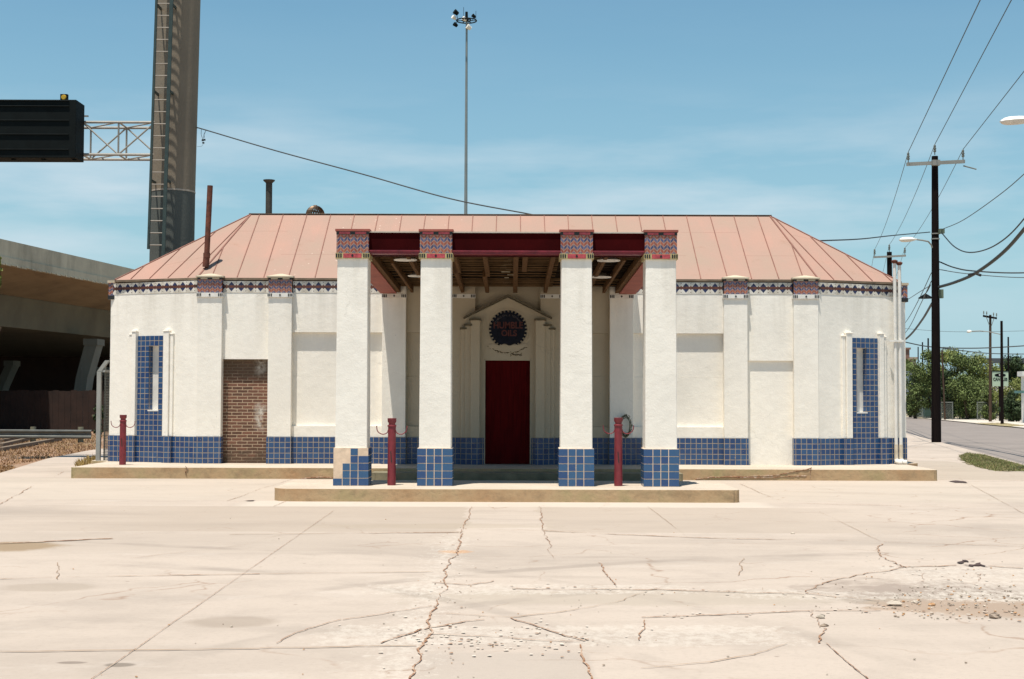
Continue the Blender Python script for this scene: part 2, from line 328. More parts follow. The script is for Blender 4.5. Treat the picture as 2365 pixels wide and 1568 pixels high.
def concrete(name, c=(.405, .338, .280), c2=None, sc=1.0, crackmask=True, boxes=(), stains=(), spalls=(), arcs=()):
    t = NT(name); P = t.OB(); c2 = c2 or mul(c, .80)
    big = t.noise(t.mapp(P, (.22, .5, 1), rot=(0, 0, .2)), 1.0, 6, .6, .6); mid = t.noise(P, 1.6, 6, .62); fine = t.noise(P, 22, 5, .7)
    col = t.ramp(big, [(.30, c2), (.48, c), (.72, mul(c, 1.10))])
    col = t.mix(t.ramp(mid, [(.50, 0.0), (.75, .40)]), col, mul(c2, .86))
    streak = t.noise(t.mapp(P, (.25, 2.2, 1), rot=(0, 0, -.35)), 1.0, 5, .6)
    col = t.mix(t.ramp(streak, [(.56, 0.0), (.78, .35)]), col, (.28, .235, .195))
    pale = t.noise(t.mapp(P, (.5, 1.0, 1), (5, 3, 0)), 1.3, 6, .7)
    col = t.mix(t.ramp(pale, [(.58, 0.0), (.74, .45)]), col, (.50, .44, .385))
    col = t.mix(t.ramp(fine, [(.30, .22), (.5, 0.0)]), col, mul(c2, .7))
    vs = t.voro(P, 3.1); rn = t.sep(vs.outputs['Color'])[0]
    sp = t.M('MULTIPLY', t.ramp(vs.outputs['Distance'], [(.03, 1.0), (.07, 0.0)]), t.M('GREATER_THAN', rn, .80))
    col = t.mix(t.M('MULTIPLY', sp, .6), col, (.17, .13, .10))
    if crackmask:
        wv = t.n.new('ShaderNodeTexNoise'); t.l.new(P, wv.inputs['Vector']); wv.inputs['Scale'].default_value = 1.3; wv.inputs['Detail'].default_value = 6
        va = t.n.new('ShaderNodeVectorMath'); va.operation = 'MULTIPLY_ADD'; t.l.new(wv.outputs['Color'], va.inputs[0]); va.inputs[1].default_value = (.9, .9, 0); t.l.new(P, va.inputs[2])
        ve = t.voro(va.outputs[0], .55, 'DISTANCE_TO_EDGE')
        ln = t.ramp(ve.outputs['Distance'], [(.0, 1.0), (.010, 0.0)])
        mk = t.ramp(t.M('ADD', t.noise(P, .23, 2, .5), t.M('MULTIPLY', t.sep(P)[0], .012)), [(.44, 0.0), (.55, 1.0)])
        gp = t.ramp(t.noise(P, 2.3, 4, .6), [(.42, 0.0), (.55, 1.0)])
        col = t.mix(t.M('MULTIPLY', t.M('MULTIPLY', ln, mk), t.M('MULTIPLY', gp, .8)), col, (.23, .145, .095))
    if boxes or stains or spalls:
        X, Y, _ = t.sep(P)[:3]; w1 = t.M('SUBTRACT', t.noise(P, 1.1, 5, .65), .5); w2 = t.M('SUBTRACT', t.noise(t.mapp(P, (1, 1, 1), (9, 4, 0)), 3.5, 5, .7), .5)
        def edge(v, a, soft, sgn):   # 0..1 rising past a
            return t.ramp(t.M('ADD', t.M('MULTIPLY', t.M('SUBTRACT', v, a), sgn / soft), .5), [(0.0, 0.0), (1.0, 1.0)])
        for (x0, x1, y0, y1, sx0, sx1, sy, cc, k) in boxes:
            Xw = t.M('ADD', X, t.M('MULTIPLY', w1, .6 if max(sx0, sx1) > .5 else .03)); Yw = t.M('ADD', Y, t.M('MULTIPLY', w2, .10))
            m = t.M('MULTIPLY', t.M('MULTIPLY', edge(Xw, x0, sx0, 1), edge(Xw, x1, sx1, -1)), t.M('MULTIPLY', edge(Yw, y0, sy, 1), edge(Yw, y1, sy, -1)))
            col = t.mix(t.M('MULTIPLY', m, k), col, cc)
        for (cx, cy, rx, ry, cc, k, nzk) in stains:
            dx = t.M('DIVIDE', t.M('SUBTRACT', X, cx), rx); dy = t.M('DIVIDE', t.M('SUBTRACT', Y, cy), ry)
            d = t.M('SQRT', t.M('ADD', t.M('MULTIPLY', dx, dx), t.M('MULTIPLY', dy, dy)))
            d = t.M('ADD', d, t.M('ADD', t.M('MULTIPLY', w1, nzk), t.M('MULTIPLY', w2, nzk)))
            col = t.mix(t.M('MULTIPLY', t.ramp(d, [(.70, 1.0), (1.0, 0.0)]), k), col, cc)
        for (cx, cy, r0_, wd_, k_) in arcs:
            dx = t.M('SUBTRACT', X, cx); dy = t.M('SUBTRACT', Y, cy); d = t.M('SQRT', t.M('ADD', t.M('MULTIPLY', dx, dx), t.M('MULTIPLY', dy, dy)))
            d = t.M('ABSOLUTE', t.M('ADD', t.M('SUBTRACT', d, r0_), t.M('MULTIPLY', w1, .12)))
            m = t.M('MULTIPLY', t.ramp(t.M('DIVIDE', d, wd_), [(.5, 1.0), (1.0, 0.0)]), t.ramp(t.noise(P, .6, 4, .6), [(.45, 0.0), (.62, 1.0)]))
            col = t.mix(t.M('MULTIPLY', m, k_), col, (.24, .20, .165))
        hf = t.noise(t.mapp(P, (1, .6, 1)), 13, 8, .8)
        for (x0, x1, y0, y1, yslope) in spalls:
            Yw = t.M('SUBTRACT', t.M('ADD', Y, t.M('MULTIPLY', w1, .5)), t.M('MULTIPLY', X, yslope))
            m = t.M('MULTIPLY', t.M('MULTIPLY', edge(X, x0, .6, 1), edge(X, x1, .6, -1)), t.M('MULTIPLY', edge(Yw, y0, .18, 1), edge(Yw, y1, .18, -1)))
            f = t.M('ADD', hf, t.M('MULTIPLY', m, .24))
            col = t.mix(t.M('MULTIPLY', t.ramp(f, [(.68, 0.0), (.80, .55)]), t.ramp(m, [(0, 0.0), (.5, 1.0)])), col, (.50, .445, .38))
            g_ = t.M('SUBTRACT', 1.0, hf); f2 = t.M('ADD', g_, t.M('MULTIPLY', m, .10))
            col = t.mix(t.M('MULTIPLY', t.ramp(f2, [(.73, 0.0), (.76, .7)]), t.ramp(m, [(0, 0.0), (.3, 1.0)])), col, (.20, .145, .10))
    h = t.M('ADD', t.M('MULTIPLY', t.noise(P, 3, 5, .6), 1.0), t.M('MULTIPLY', t.noise(P, 60, 4, .7), .25)); t.bump(h, .35, .02)
    return t.out(col, .9, 0, .25)
_st = lambda x, y: (G(x, y).x, G(x, y).y)
M_conc = concrete('old_concrete', arcs=((6, 4, 9.2, .13, .5), (6, 4, 10.7, .13, .5), (-7, 6, 8.2, .12, .4), (-7, 6, 9.6, .12, .4), (1, 26, 12.0, .12, .4), (1, 26, 13.6, .12, .4)), boxes=(
    (-3.9, 3.75, 20.4, 21.5, .25, .25, .10, (.49, .43, .36), .6),
    (-5.6, -.60, 16.55, 20.38, 2.5, .03, .06, (.325, .265, .21), .60), (.40, 4.4, 16.55, 20.38, .03, 1.8, .06, (.33, .27, .215), .55),
    (-.55, .47, 2.0, 8.75, .03, .03, .12, (.335, .285, .24), .6),
    (-7.5, -1.0, 14.3, 16.4, 2.5, 1.5, .5, (.325, .27, .22), .45), (-14.0, 9.0, 21.6, 27.3, 2.0, 3.0, .4, (.43, .37, .30), .35), (8.25, 11.0, 27.6, 36.0, .04, .04, .05, (.33, .275, .215), .55), (11.0, 13.6, 27.6, 31.5, .04, .3, .05, (.36, .30, .24), .4)),
  stains=(_st(535, 1435) + (.34, .30, (.25, .20, .155), .55, .5), _st(120, 1356) + (.45, .30, (.27, .22, .17), .5, .5), _st(2150, 1375) + (1.0, 1.0, (.24, .19, .155), .75, 1.2),
    _st(2290, 1402) + (1.0, .5, (.36, .22, .13), .6, 1.6), _st(2340, 1395) + (1.3, .8, (.28, .235, .19), .5, 1.2), _st(0, 1262) + (.7, .55, (.24, .17, .10), .85, .7), _st(278, 1535) + (.10, .07, (.10, .08, .06), .6, .5),
    _st(165, 1530) + (.10, .05, (.12, .09, .07), .6, .5), _st(1050, 1274) + (.20, .22, (.42, .23, .11), .7, 1.4), _st(1460, 1380) + (2.2, .5, (.32, .27, .21), .45, .9), _st(1000, 1215) + (1.6, .4, (.31, .255, .19), .4, .9)),
  spalls=((-1.4, 2.0, 8.95, 9.85, .0), (-1.3, 1.6, 11.3, 12.0, .0), (-.95, -.35, 7.5, 16.0, -.0), (1.6, 4.6, 11.2, 11.8, -.05), (3.2, 6.5, 10.9, 13.4, .0), (4.3, 6.5, 9.8, 10.9, .0)))

M_conc_pale = concrete('pale_gutter_concrete', (.52, .465, .395), (.46, .40, .33), 1, False)
M_conc_dark = concrete('tan_slab_concrete', (.345, .285, .215), (.30, .245, .19), 1, False)
M_conc_grey = concrete('grey_patch_concrete', (.33, .285, .235), (.29, .25, .20), 1, False)
def kerbmat():
    t = NT('tan_kerb_concrete'); P = t.OB()
    n1 = t.noise(P, 1.1, 5, .6); n2 = t.noise(P, 18, 5, .7); n3 = t.noise(t.mapp(P, (2.2, 2.2, 3), (4, 1, 0)), 1.0, 5, .65)
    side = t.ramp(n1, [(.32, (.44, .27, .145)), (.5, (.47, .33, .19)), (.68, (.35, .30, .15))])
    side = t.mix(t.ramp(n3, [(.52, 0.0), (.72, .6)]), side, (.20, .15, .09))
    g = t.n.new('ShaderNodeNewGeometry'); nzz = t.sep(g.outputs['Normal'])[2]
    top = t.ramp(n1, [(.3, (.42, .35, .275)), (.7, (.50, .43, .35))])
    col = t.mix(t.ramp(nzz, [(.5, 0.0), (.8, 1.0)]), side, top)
    col = t.mix(t.ramp(n2, [(.3, .3), (.5, 0.0)]), col, (.2, .15, .1)); t.bump(t.M('ADD', t.noise(P, 8, 5, .65), t.M('MULTIPLY', n2, .4)), .5, .02)
    return t.out(col, .92, 0, .2)
M_kerb = kerbmat()
def roofmat():
    t = NT('faded_pink_roof'); P = t.OB(); n1 = t.noise(P, .7, 5, .6); n2 = t.noise(t.mapp(P, (2.5, .6, .6)), 1.0, 5, .6)
    c = (.345, .218, .170)
    col = t.ramp(n1, [(.3, (.315, .225, .172)), (.5, c), (.7, (.385, .222, .170))])
    col = t.mix(t.ramp(n2, [(.45, 0.0), (.8, .35)]), col, (.31, .22, .165))
    y_ = t.sep(P)[1]; x = t.sep(P)[0]
    lap = t.M('LESS_THAN', t.M('ABSOLUTE', t.M('SUBTRACT', y_, t.M('ADD', 29.9, t.M('MULTIPLY', t.M('GREATER_THAN', t.M('FRACT', t.M('MULTIPLY', x, .41)), .5), .9)))), .007)
    col = t.mix(t.M('MULTIPLY', lap, .45), col, (.20, .10, .07))
    col = t.mix(t.ramp(t.noise(t.mapp(P, (1.9, .4, .4), (2, 2, 2)), 1.0, 2, .5), [(.45, 0.0), (.5, .22)]), col, (.30, .215, .165))
    rs_ = t.noise(t.mapp(P, (1, 1, 1), (3, 7, 1)), 1.8, 7, .72); col = t.mix(t.ramp(rs_, [(.60, 0.0), (.74, .45)]), col, (.24, .13, .08))
    v = t.voro(P, 9); sp = t.M('MULTIPLY', t.ramp(v.outputs['Distance'], [(.10, 1.0), (.18, 0.0)]), t.M('GREATER_THAN', t.sep(v.outputs['Color'])[0], .72))
    reg = t.ramp(t.M('ADD', t.M('MULTIPLY', t.M('ABSOLUTE', t.M('ADD', x, 2.8)), .18), t.M('MULTIPLY', t.noise(P, 1.5, 3, .5), .5)), [(.45, 1.0), (.75, 0.0)])
    col = t.mix(t.M('MULTIPLY', t.M('MULTIPLY', sp, reg), .6), col, (.60, .49, .41))
    t.bump(t.noise(P, 5, 5, .6), .3, .02)
    return t.out(col, .85, 0, .25)
M_roof = roofmat(); M_seam = simple('dark_red_roof_seam', (.20, .085, .06), .3, 3, .8)
M_eave = simple('stained_eave_trim', (.16, .115, .075), .5, 4, .85)
M_red = simple('dark_red_paint', (.034, .0016, .0020), .3, 2, .85, spec=.05); M_door = simple('dark_red_door_paint', (.075, .0026, .003), .35, 4, .8, spec=.08, stretch=(6, 1, .4))
M_redlip = simple('worn_red_trim', (.17, .014, .024), .35, 9, .5)
M_pinks = simple('faded_red_soffit', (.30, .075, .052), .2, 3, .75)
M_post = simple('maroon_post_paint', (.19, .020, .028), .22, 12, .5)
def woodm(name, a, b, st=(1, 1, 1)):
    t = NT(name); n1 = t.noise(t.mapp(t.OB(), st), 6, 6, .6); t.bump(n1, .4, .006); return t.out(t.ramp(n1, [(.3, a), (.7, b)]), .9, 0, .12)
M_lath = woodm('old_lath_boards', (.014, .008, .004), (.036, .020, .009), (1, 6, 1))  # lath colour darkened to deepen the shadow contrast under the canopy
M_lath2 = woodm('lath_edge_boards', (.16, .095, .045), (.26, .16, .08), (1, 6, 1))
M_joist = woodm('brown_joist_wood', (.075, .036, .014), (.16, .085, .036), (6, 1, 1))
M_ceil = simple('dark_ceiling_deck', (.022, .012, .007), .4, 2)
M_white = simple('white_paint', (.74, .71, .65), .1, 6, .5)
M_black = simple('black_tile', (.015, .014, .012), .3, 20, .4)
M_ylw = simple('ochre_tile', (.42, .34, .16), .3, 20, .5)
M_redt = simple('red_tile', (.42, .06, .07), .35, 22, .4)
M_pipe = simple('rusty_pipe', (.12, .035, .018), .5, 9, .8)
M_stack = simple('dark_stack_metal', (.045, .04, .03), .4, 6, .7)
M_navy = simple('weathered_navy_enamel', (.007, .009, .018), .6, 14, .7, spec=.2)
M_enred = simple('faded_red_enamel', (.085, .014, .010), .4, 22, .6)
M_shade_plaster = simple('shade_dark_plaster', (.13, .105, .065), .4, 20, .9)  # dark tone stands for shadow on the gable mouldings; ledges and cracks share it
M_steel = simple('galvanised_steel', (.34, .34, .31), .15, 2, .5, .3)
M_steel_l = simple('pale_galvanised_steel', (.30, .285, .25), .15, 2, .45, .2)
M_gray = simple('grey_metal', (.18, .19, .17), .2, 5, .55, .3)
M_dark = simple('dark_green_black_metal', (.0035, .006, .006), .3, 3, .7, spec=.12)
M_wire = simple('black_cable', (.015, .02, .022), .1, 2, .6, bumpd=0)
M_wiret = simple('thin_grey_wire', (.06, .075, .08), .1, 2, .6, bumpd=0)
M_poleW = woodm('creosote_pole_wood', (.004, .0022, .002), (.012, .007, .006), (8, 8, .5))
M_poleB = woodm('brown_pole_wood', (.05, .032, .022), (.10, .065, .045), (8, 8, .5))
M_bridge = None
def bridgem(name, c, st):
    t = NT(name); P = t.OB(); a = t.noise(t.mapp(P, (1.6, .5, .18)), 1.2, 6, .65); b = t.noise(P, .5, 4, .6)
    col = t.ramp(b, [(.3, mul(c, .82)), (.7, mul(c, 1.12))]); col = t.mix(t.ramp(a, [(.48, 0.0), (.75, st)]), col, mul(c, .38))
    t.bump(t.noise(P, 12, 4, .6), .3, .02); return t.out(col, .9)
M_bridge = bridgem('stained_bridge_concrete', (.50, .46, .35), .85)
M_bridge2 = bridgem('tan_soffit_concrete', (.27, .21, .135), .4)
M_bridge3 = bridgem('shade_grey_girder_concrete', (.135, .13, .095), .4)  # girder tone darkened to hold the deep shade below the deck
M_pole_up = bridgem('tan_grey_steel_paint', (.20, .165, .12), .12); M_pole_lo = bridgem('grey_green_steel_paint', (.085, .095, .085), .15)
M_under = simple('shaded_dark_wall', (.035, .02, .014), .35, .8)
def asph():
    t = NT('grey_asphalt'); P = t.OB(); a = t.noise(P, .6, 5, .6); f = t.noise(P, 40, 3, .7)
    col = t.ramp(a, [(.3, (.19, .158, .138)), (.7, (.245, .205, .178))]); col = t.mix(t.ramp(f, [(.35, .3), (.6, 0.0)]), col, (.12, .11, .10)); return t.out(col, .9)
M_asph = asph()
def dirt():
    t = NT('dry_dirt'); P = t.OB(); a = t.noise(P, .5, 6, .65); b = t.noise(P, 5, 5, .7); f = t.noise(P, 25, 4, .7)
    col = t.ramp(a, [(.35, (.27, .20, .14)), (.5, (.24, .13, .07)), (.65, (.32, .245, .18))])
    col = t.mix(t.ramp(b, [(.52, 0.0), (.66, .7)]), col, (.24, .11, .05)); col = t.mix(t.ramp(f, [(.35, .4), (.5, 0.0)]), col, (.15, .09, .05))
    t.bump(f, .5, .03); return t.out(col, .95)
M_dirt = dirt()
def crackm():
    t = NT('crack_dirt'); P = t.OB(); a = t.noise(P, 7, 6, .8); b = t.noise(P, 40, 3, .6)
    col = t.ramp(t.M('ADD', t.M('MULTIPLY', a, .7), t.M('MULTIPLY', b, .3)), [(.36, (.10, .045, .025)), (.48, (.26, .14, .08)), (.56, (.41, .32, .25))]); return t.out(col, .95, 0, .1)
M_crack = crackm()
M_crack_l = simple('faint_joint', (.27, .17, .10), .3, 9, .95)
M_spall = simple('pale_spall', (.47, .41, .34), .2, 9, .95)
M_rust = simple('dry_weed_litter', (.42, .24, .12), .35, 14, .95)
def leafm(name, c, tr=.25):
    t = NT(name); g = t.n.new('ShaderNodeNewGeometry'); r = g.outputs['Random Per Island']
    cl = t.noise(t.OB(), .9, 3, .6); f = t.M('ADD', t.M('MULTIPLY', r, .5), t.M('MULTIPLY', cl, .6))
    col = t.ramp(f, [(.25, mul(c, .55)), (.55, c), (.85, mul(c, 1.7))]); t.sock(tr, t.b.inputs['Transmission Weight']) if False else None
    return t.out(col, .7, 0, .2)
M_leaf = leafm('green_leaves', (.105, .135, .042)); M_leaf2 = leafm('yellow_green_leaves', (.16, .18, .05)); M_leaf3 = leafm('dark_green_leaves', (.035, .055, .022))
M_dry = leafm('dry_grass_blades', (.24, .145, .07)); M_grassg = leafm('green_grass_blades', (.12, .14, .045)); M_straw = leafm('straw_grass_blades', (.28, .22, .11))
M_bark = woodm('tree_bark', (.05, .035, .025), (.11, .08, .055), (5, 5, 1))
M_asphpatch = simple('old_gravel_patch', (.27, .215, .17), .35, 7, .95)

# ------------------------------------------------------------------ building frame
XC = -0.086
YP = 28.95; YW = 29.06; ZB = 0.21; ZE = 3.98; ZT = 0.756
station = thing('service_station', (XC, 30.5, 0), "old white stucco service station with pink hipped roof, blue tile base and columned canopy", 'building')
XS = lambda x: x + XC
ends = {}
def lb(mb, side, s0, s1, d0, d1, z0, z1, m=0):
    """box in the frame of an angled end wall; s along the wall from the pilaster, d outward(-)/inward(+)"""
    A = Vector((side * 6.33, 28.97)); t = Vector((side * .920, .392)).normalized(); n = Vector((-side * t.y, abs(t.x)))
    c = [A + t * a + n * b for a, b in ((s0, d0), (s1, d0), (s1, d1), (s0, d1))]
    if side < 0: c = [c[1], c[0], c[3], c[2]]
    mb.hexa([(p.x + XC, p.y, z0) for p in c] + [(p.x + XC, p.y, z1) for p in c], m)
def sol(px):
    """s on the left end wall at picture column px (facade survey)"""
    lo, hi = 0, 2.4
    for _ in range(40):
        m = (lo + hi) / 2; X = -6.33 - m * .920 + XC; Y = 28.97 + m * .392
        if 1182 + FPX * X / Y > px: lo = m
        else: hi = m
    return lo
# --- core body
w = MB()
w.prism([(XS(-5.9), 29.27), (XS(-5.9), 29.14), (XS(-6.33), 29.14), (XS(-8.2), 29.96), (XS(-8.2), 33.1), (XS(-6.3), 33.95), (XS(6.3), 33.95), (XS(8.2), 33.1), (XS(8.2), 29.96), (XS(6.33), 29.14), (XS(5.9), 29.14), (XS(5.9), 29.27)][::-1], 0.05, 3.93)
LW = 2.19
s_slot0, s_slot1 = sol(368), sol(343); s_n0, s_n1 = sol(381.5), sol(319)
Z_slot0, Z_slot1 = 1.265, 2.61
for sd_ in (-1, 1):
    lb(w, sd_, 0, s_slot0, 0, .14, ZB, 3.93); lb(w, sd_, s_slot1, LW, 0, .14, ZB, 3.93)
    lb(w, sd_, s_slot0, s_slot1, .0, .14, ZB, Z_slot0); lb(w, sd_, s_slot0, s_slot1, 0, .14, Z_slot1, 3.93)
    # side return walls
    x = sd_ * 8.35
    w.box(XS(sd_ * 8.19), XS(x), 29.98, 33.0, ZB, 3.93)
for sd_ in (-1, 1):
    # bays
    w.box(XS(sd_ * 5.86), XS(sd_ * 4.86), YW, 29.26, 2.335, 3.93)
    w.box(XS(sd_ * 4.45), XS(sd_ * 2.50), YW, 29.26, 2.89, 3.93)
    w.box(XS(sd_ * 4.45), XS(sd_ * 2.50), YW, 29.26, ZB, .975)
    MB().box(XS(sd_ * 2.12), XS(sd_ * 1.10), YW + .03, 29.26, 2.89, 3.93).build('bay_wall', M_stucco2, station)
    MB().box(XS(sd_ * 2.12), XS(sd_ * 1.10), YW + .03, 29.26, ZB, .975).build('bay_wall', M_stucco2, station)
wall = w.build('wall', M_stucco, station)
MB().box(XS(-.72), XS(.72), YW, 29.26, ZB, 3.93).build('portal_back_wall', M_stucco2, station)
# infill panels
for sd_ in (-1, 1):
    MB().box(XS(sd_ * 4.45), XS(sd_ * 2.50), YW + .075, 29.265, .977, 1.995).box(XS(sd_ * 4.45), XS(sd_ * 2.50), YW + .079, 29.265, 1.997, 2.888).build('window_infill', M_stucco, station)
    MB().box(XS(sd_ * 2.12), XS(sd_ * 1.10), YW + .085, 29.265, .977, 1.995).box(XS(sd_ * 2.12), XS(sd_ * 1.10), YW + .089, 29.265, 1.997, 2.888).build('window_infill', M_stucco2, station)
MB().box(XS(4.86), XS(5.86), YW + .045, 29.265, ZB, 2.333).build('doorway_infill', M_stucco, station)
tag(MB().box(XS(-5.86), XS(-4.86), YW + .10, 29.265, ZB, 2.333).build('doorway_infill', M_brick, station), "bricked-up doorway of dark brown brick")
# slot backs (white)
for sd_ in (-1, 1):
    b = MB(); lb(b, sd_, s_slot0 - .02, s_slot1 + .02, .125, .15, Z_slot0 - .02, Z_slot1 + .02)
    nw = b.build('window_niche', M_white, station)
    b = MB(); e = .012  # tile panel round the slot, with tiled reveals
    for a0, a1, z0, z1 in ((s_n0, s_slot0 + .004, ZT, 2.82), (s_slot1 - .004, s_n1, ZT, 2.82), (s_slot0 + .004, s_slot1 - .004, ZT, Z_slot0), (s_slot0 + .004, s_slot1 - .004, Z_slot1, 2.82)):
        lb(b, sd_, a0, a1, -.010, .001, z0, z1)
    lb(b, sd_, s_slot0, s_slot0 + .012, -.009, .124, Z_slot0, Z_slot1); lb(b, sd_, s_slot1 - .012, s_slot1, -.009, .124, Z_slot0, Z_slot1)
    b.build('tile_panel', M_tile, station)
    b = MB(); lb(b, sd_, s_slot0 - .0, s_slot1 + .0, -.014, .124, Z_slot0 - .002, Z_slot0 + .025)
    b.build('niche_sill', M_white, station)
    # little stepped flanking buttresses
    b = MB()
    def butt(s0, s1, d, zt):
        lb(b, sd_, s0, s1, -d, .002, ZT, zt); lb(b, sd_, s0 - .008, s1 + .008, -d - .01, .002, zt, zt + .03); lb(b, sd_, s0 + .02, s1 - .02, -d + .015, .002, zt + .03, zt + .055)
    butt(sol(394.5), s_n0 - .006, .085, 2.90); butt(sol(402), sol(395) - .002, .045, 2.84)
    butt(s_n1 + .006, sol(309), .085, 2.90); butt(sol(308) + .01, sol(301), .045, 2.84)
    b.build('buttress', M_stucco, station, .008)
# --- tile wainscot and friezes
for sd_ in (-1, 1):
    b = MB(); lb(b, sd_, 0.005, LW + .012, -.012, .001, ZB, ZT); b.build('tile_base', M_tile, station)
    for s0, s1 in ((sol(402), s_n0 - .006), (s_n1 + .006, sol(301))): b = MB(); lb(b, sd_, s0, s1, -.095, -.012, ZB, ZT); b.build('tile_base', M_tile, station)
    MB().box(XS(sd_ * 8.35), XS(sd_ * 8.362), 29.84, 33.0, ZB, ZT).build('tile_base', M_tile, station)
    MB().box(XS(sd_ * 4.40), XS(sd_ * 2.57), YW - .012, YW + .01, ZB, ZT).build('tile_base', M_tile, station)
    MB().box(XS(sd_ * 2.07), XS(sd_ * 1.15), YW + .016, YW + .04, ZB, ZT).build('tile_base', M_tile, station)
    MB().box(XS(sd_ * 5.83), XS(sd_ * 4.885), YW - .006, YW + .004, 3.70, 3.935).build('frieze', M_frieze, station)
    MB().box(XS(sd_ * 4.40), XS(sd_ * 2.57), YW - .006, YW + .004, 3.70, 3.935).build('frieze', M_frieze, station)
    b = MB(); lb(b, sd_, 0.01, LW - .06, -.006, .003, 3.70, 3.935); b.build('frieze', M_frieze, station)
# --- pilasters
def cap_parts(par, x0, x1, y0, y1, zb, zt, red, top='pyramid', o=.02, shade=False):
    """banded cap: narrow band with bars, chevron block, coping"""
    zb2 = zb + .085
    b = MB(); b.box(x0 - o, x1 + o, y0 - o, y1, zb, zb2, 0)
    wd = x1 - x0 + 2 * o
    for k in range(3):
        for s in (-1, 1):
            cx = (x0 + x1) / 2 + s * (wd / 2 - .018 - k * .034)
            b.box(cx - .011, cx + .011, y0 - o - .004, y0 - o + .002, zb + .014, zb2 - .012, 1)
    cx = (x0 + x1) / 2
    if red: b.box(cx - wd * .27, cx + wd * .27, y0 - o - .003, y0 - o + .002, zb + .008, zb2 - .008, 2)
    b.prismy([(cx - .02, (zb + zb2) / 2), (cx, zb + .018), (cx + .02, (zb + zb2) / 2), (cx, zb2 - .016)], y0 - o - .007, y0 - o + .002, 1)
    b.build('cap_band', [M_ylw if red else M_white, M_black, M_redt], par)
    if zt > zb2 + .05: MB().box(x0, x1, y0, y1, zb2, zt).build('chevron_cap', M_chev, par)
    else: return
    b = MB()
    if top == 'pyramid':
        b.box(x0 - .0, x1 + .0, y0 - .0, y1, zt, zt + .045, 1)
        for s in (-1, 1): b.box(cx + s * .12 - .07, cx + s * .12 + .07, y0 - .008, y0 + .002, zt + .008, zt + .038, 0)
        b.box(x0 - .035, x1 + .035, y0 - .035, y1 + .05, zt + .045, zt + .075, 0)
        zz = zt + .075; xx0, xx1, yy0, yy1 = x0 - .03, x1 + .03, y0 - .03, y1 + .05
        b.mesh([(xx0, yy0, zz), (xx1, yy0, zz), (xx1, yy1, zz), (xx0, yy1, zz), (cx - .03, yy0 + .12, zz + .055), (cx + .03, yy0 + .12, zz + .055)], [(0, 1, 5, 4), (1, 2, 5), (2, 3, 4, 5), (3, 0, 4)], 0)
        b.build('cap_top', [M_stucco2, M_black, M_redt], par)
    else:
        b.box(x0 - .004, x1 + .004, y0 - .004, y1 + .004, zt, zt + .05, 1)
        for s in (-1, 1): b.box(cx + s * .125 - .085, cx + s * .125 + .085, y0 - .012, y0 + .002, zt + .008, zt + .042, 2)
        b.box(x0 - .02, x1 + .02, y0 - .02, y1 + .02, zt + .05, zt + .085, 3)
        b.build('cap_top', [M_stucco, M_black, M_redt, M_pinks], par)
for sd_ in (-1, 1):
    for k, (a, c) in enumerate(((6.33, 5.83), (4.885, 4.407), (2.56, 2.08), (1.14, .664))):
        x0, x1 = sorted((XS(sd_ * a), XS(sd_ * c)))
        zt = 3.60 if k < 2 else 3.585
        p = MB().box(x0, x1, YP, 29.3, ZT, zt).box(x0 - .0, x1, YP + .0, 29.3, zt, 3.93).build('pilaster', M_stucco if k < 3 else M_stucco2, station, .006)
        MB().box(x0 - .012, x1 + .012, YP - .014, 29.3, ZB, ZT).build('tile_base', M_tile, p)
        if k < 2: cap_parts(p, x0, x1, YP - .006, YP + .3, 3.60, 3.955, False)
        else: cap_parts(p, x0, x1, YP - .006, YP + .2, 3.59, 3.64, False, o=.006)
    # corner cap at the far end of the angled wall
    cx = XS(sd_ * 8.33); cy = 29.82
    b = MB(); b.box(cx - .07, cx + .07, cy - .03, cy + .25, 3.60, 3.68, 1); b.box(cx - .06, cx + .06, cy - .02, cy + .24, 3.68, 3.95, 2); b.box(cx - .08, cx + .08, cy - .04, cy + .26, 3.95, 4.0, 0)
    b.build('corner_cap', [M_stucco2, M_black, M_chev], station)
# --- roof
ring = [(-6.36, 29.035), (6.36, 29.035), (8.24, 29.71), (8.24, 33.25), (6.36, 34.1), (-6.36, 34.1), (-8.24, 33.25), (-8.24, 29.71)]
RL = Vector((XS(-5.72), 31.5, 5.63)); RR = Vector((XS(5.80), 31.5, 5.63))
ev = [Vector((XS(x), y, 4.0)) for x, y in ring]
b = MB()
faces = [[ev[0], ev[1], RR, RL], [ev[1], ev[2], RR], [ev[2], ev[3], RR], [ev[3], ev[4], RR], [ev[4], ev[5], RL, RR], [ev[5], ev[6], RL], [ev[6], ev[7], RL], [ev[7], ev[0], RL]]
for f in faces: b.poly(f, 0)
n = len(ev)
for i in range(n):
    a, c = ev[i], ev[(i + 1) % n]; dz = Vector((0, 0, -.045))
    b.poly([a + dz, c + dz, c, a], 2)
b.poly([v + Vector((0, 0, -.045)) for v in ev][::-1], 2)
def seam(p, q, nrm, wd=.017, h=.014, m=1):
    d = (q - p).normalized(); u = d.cross(nrm).normalized() * wd / 2; k = nrm * h
    b.hexa([p - u, p + u, q + u, q - u, p - u + k, p + u + k, q + u + k, q - u + k], m)
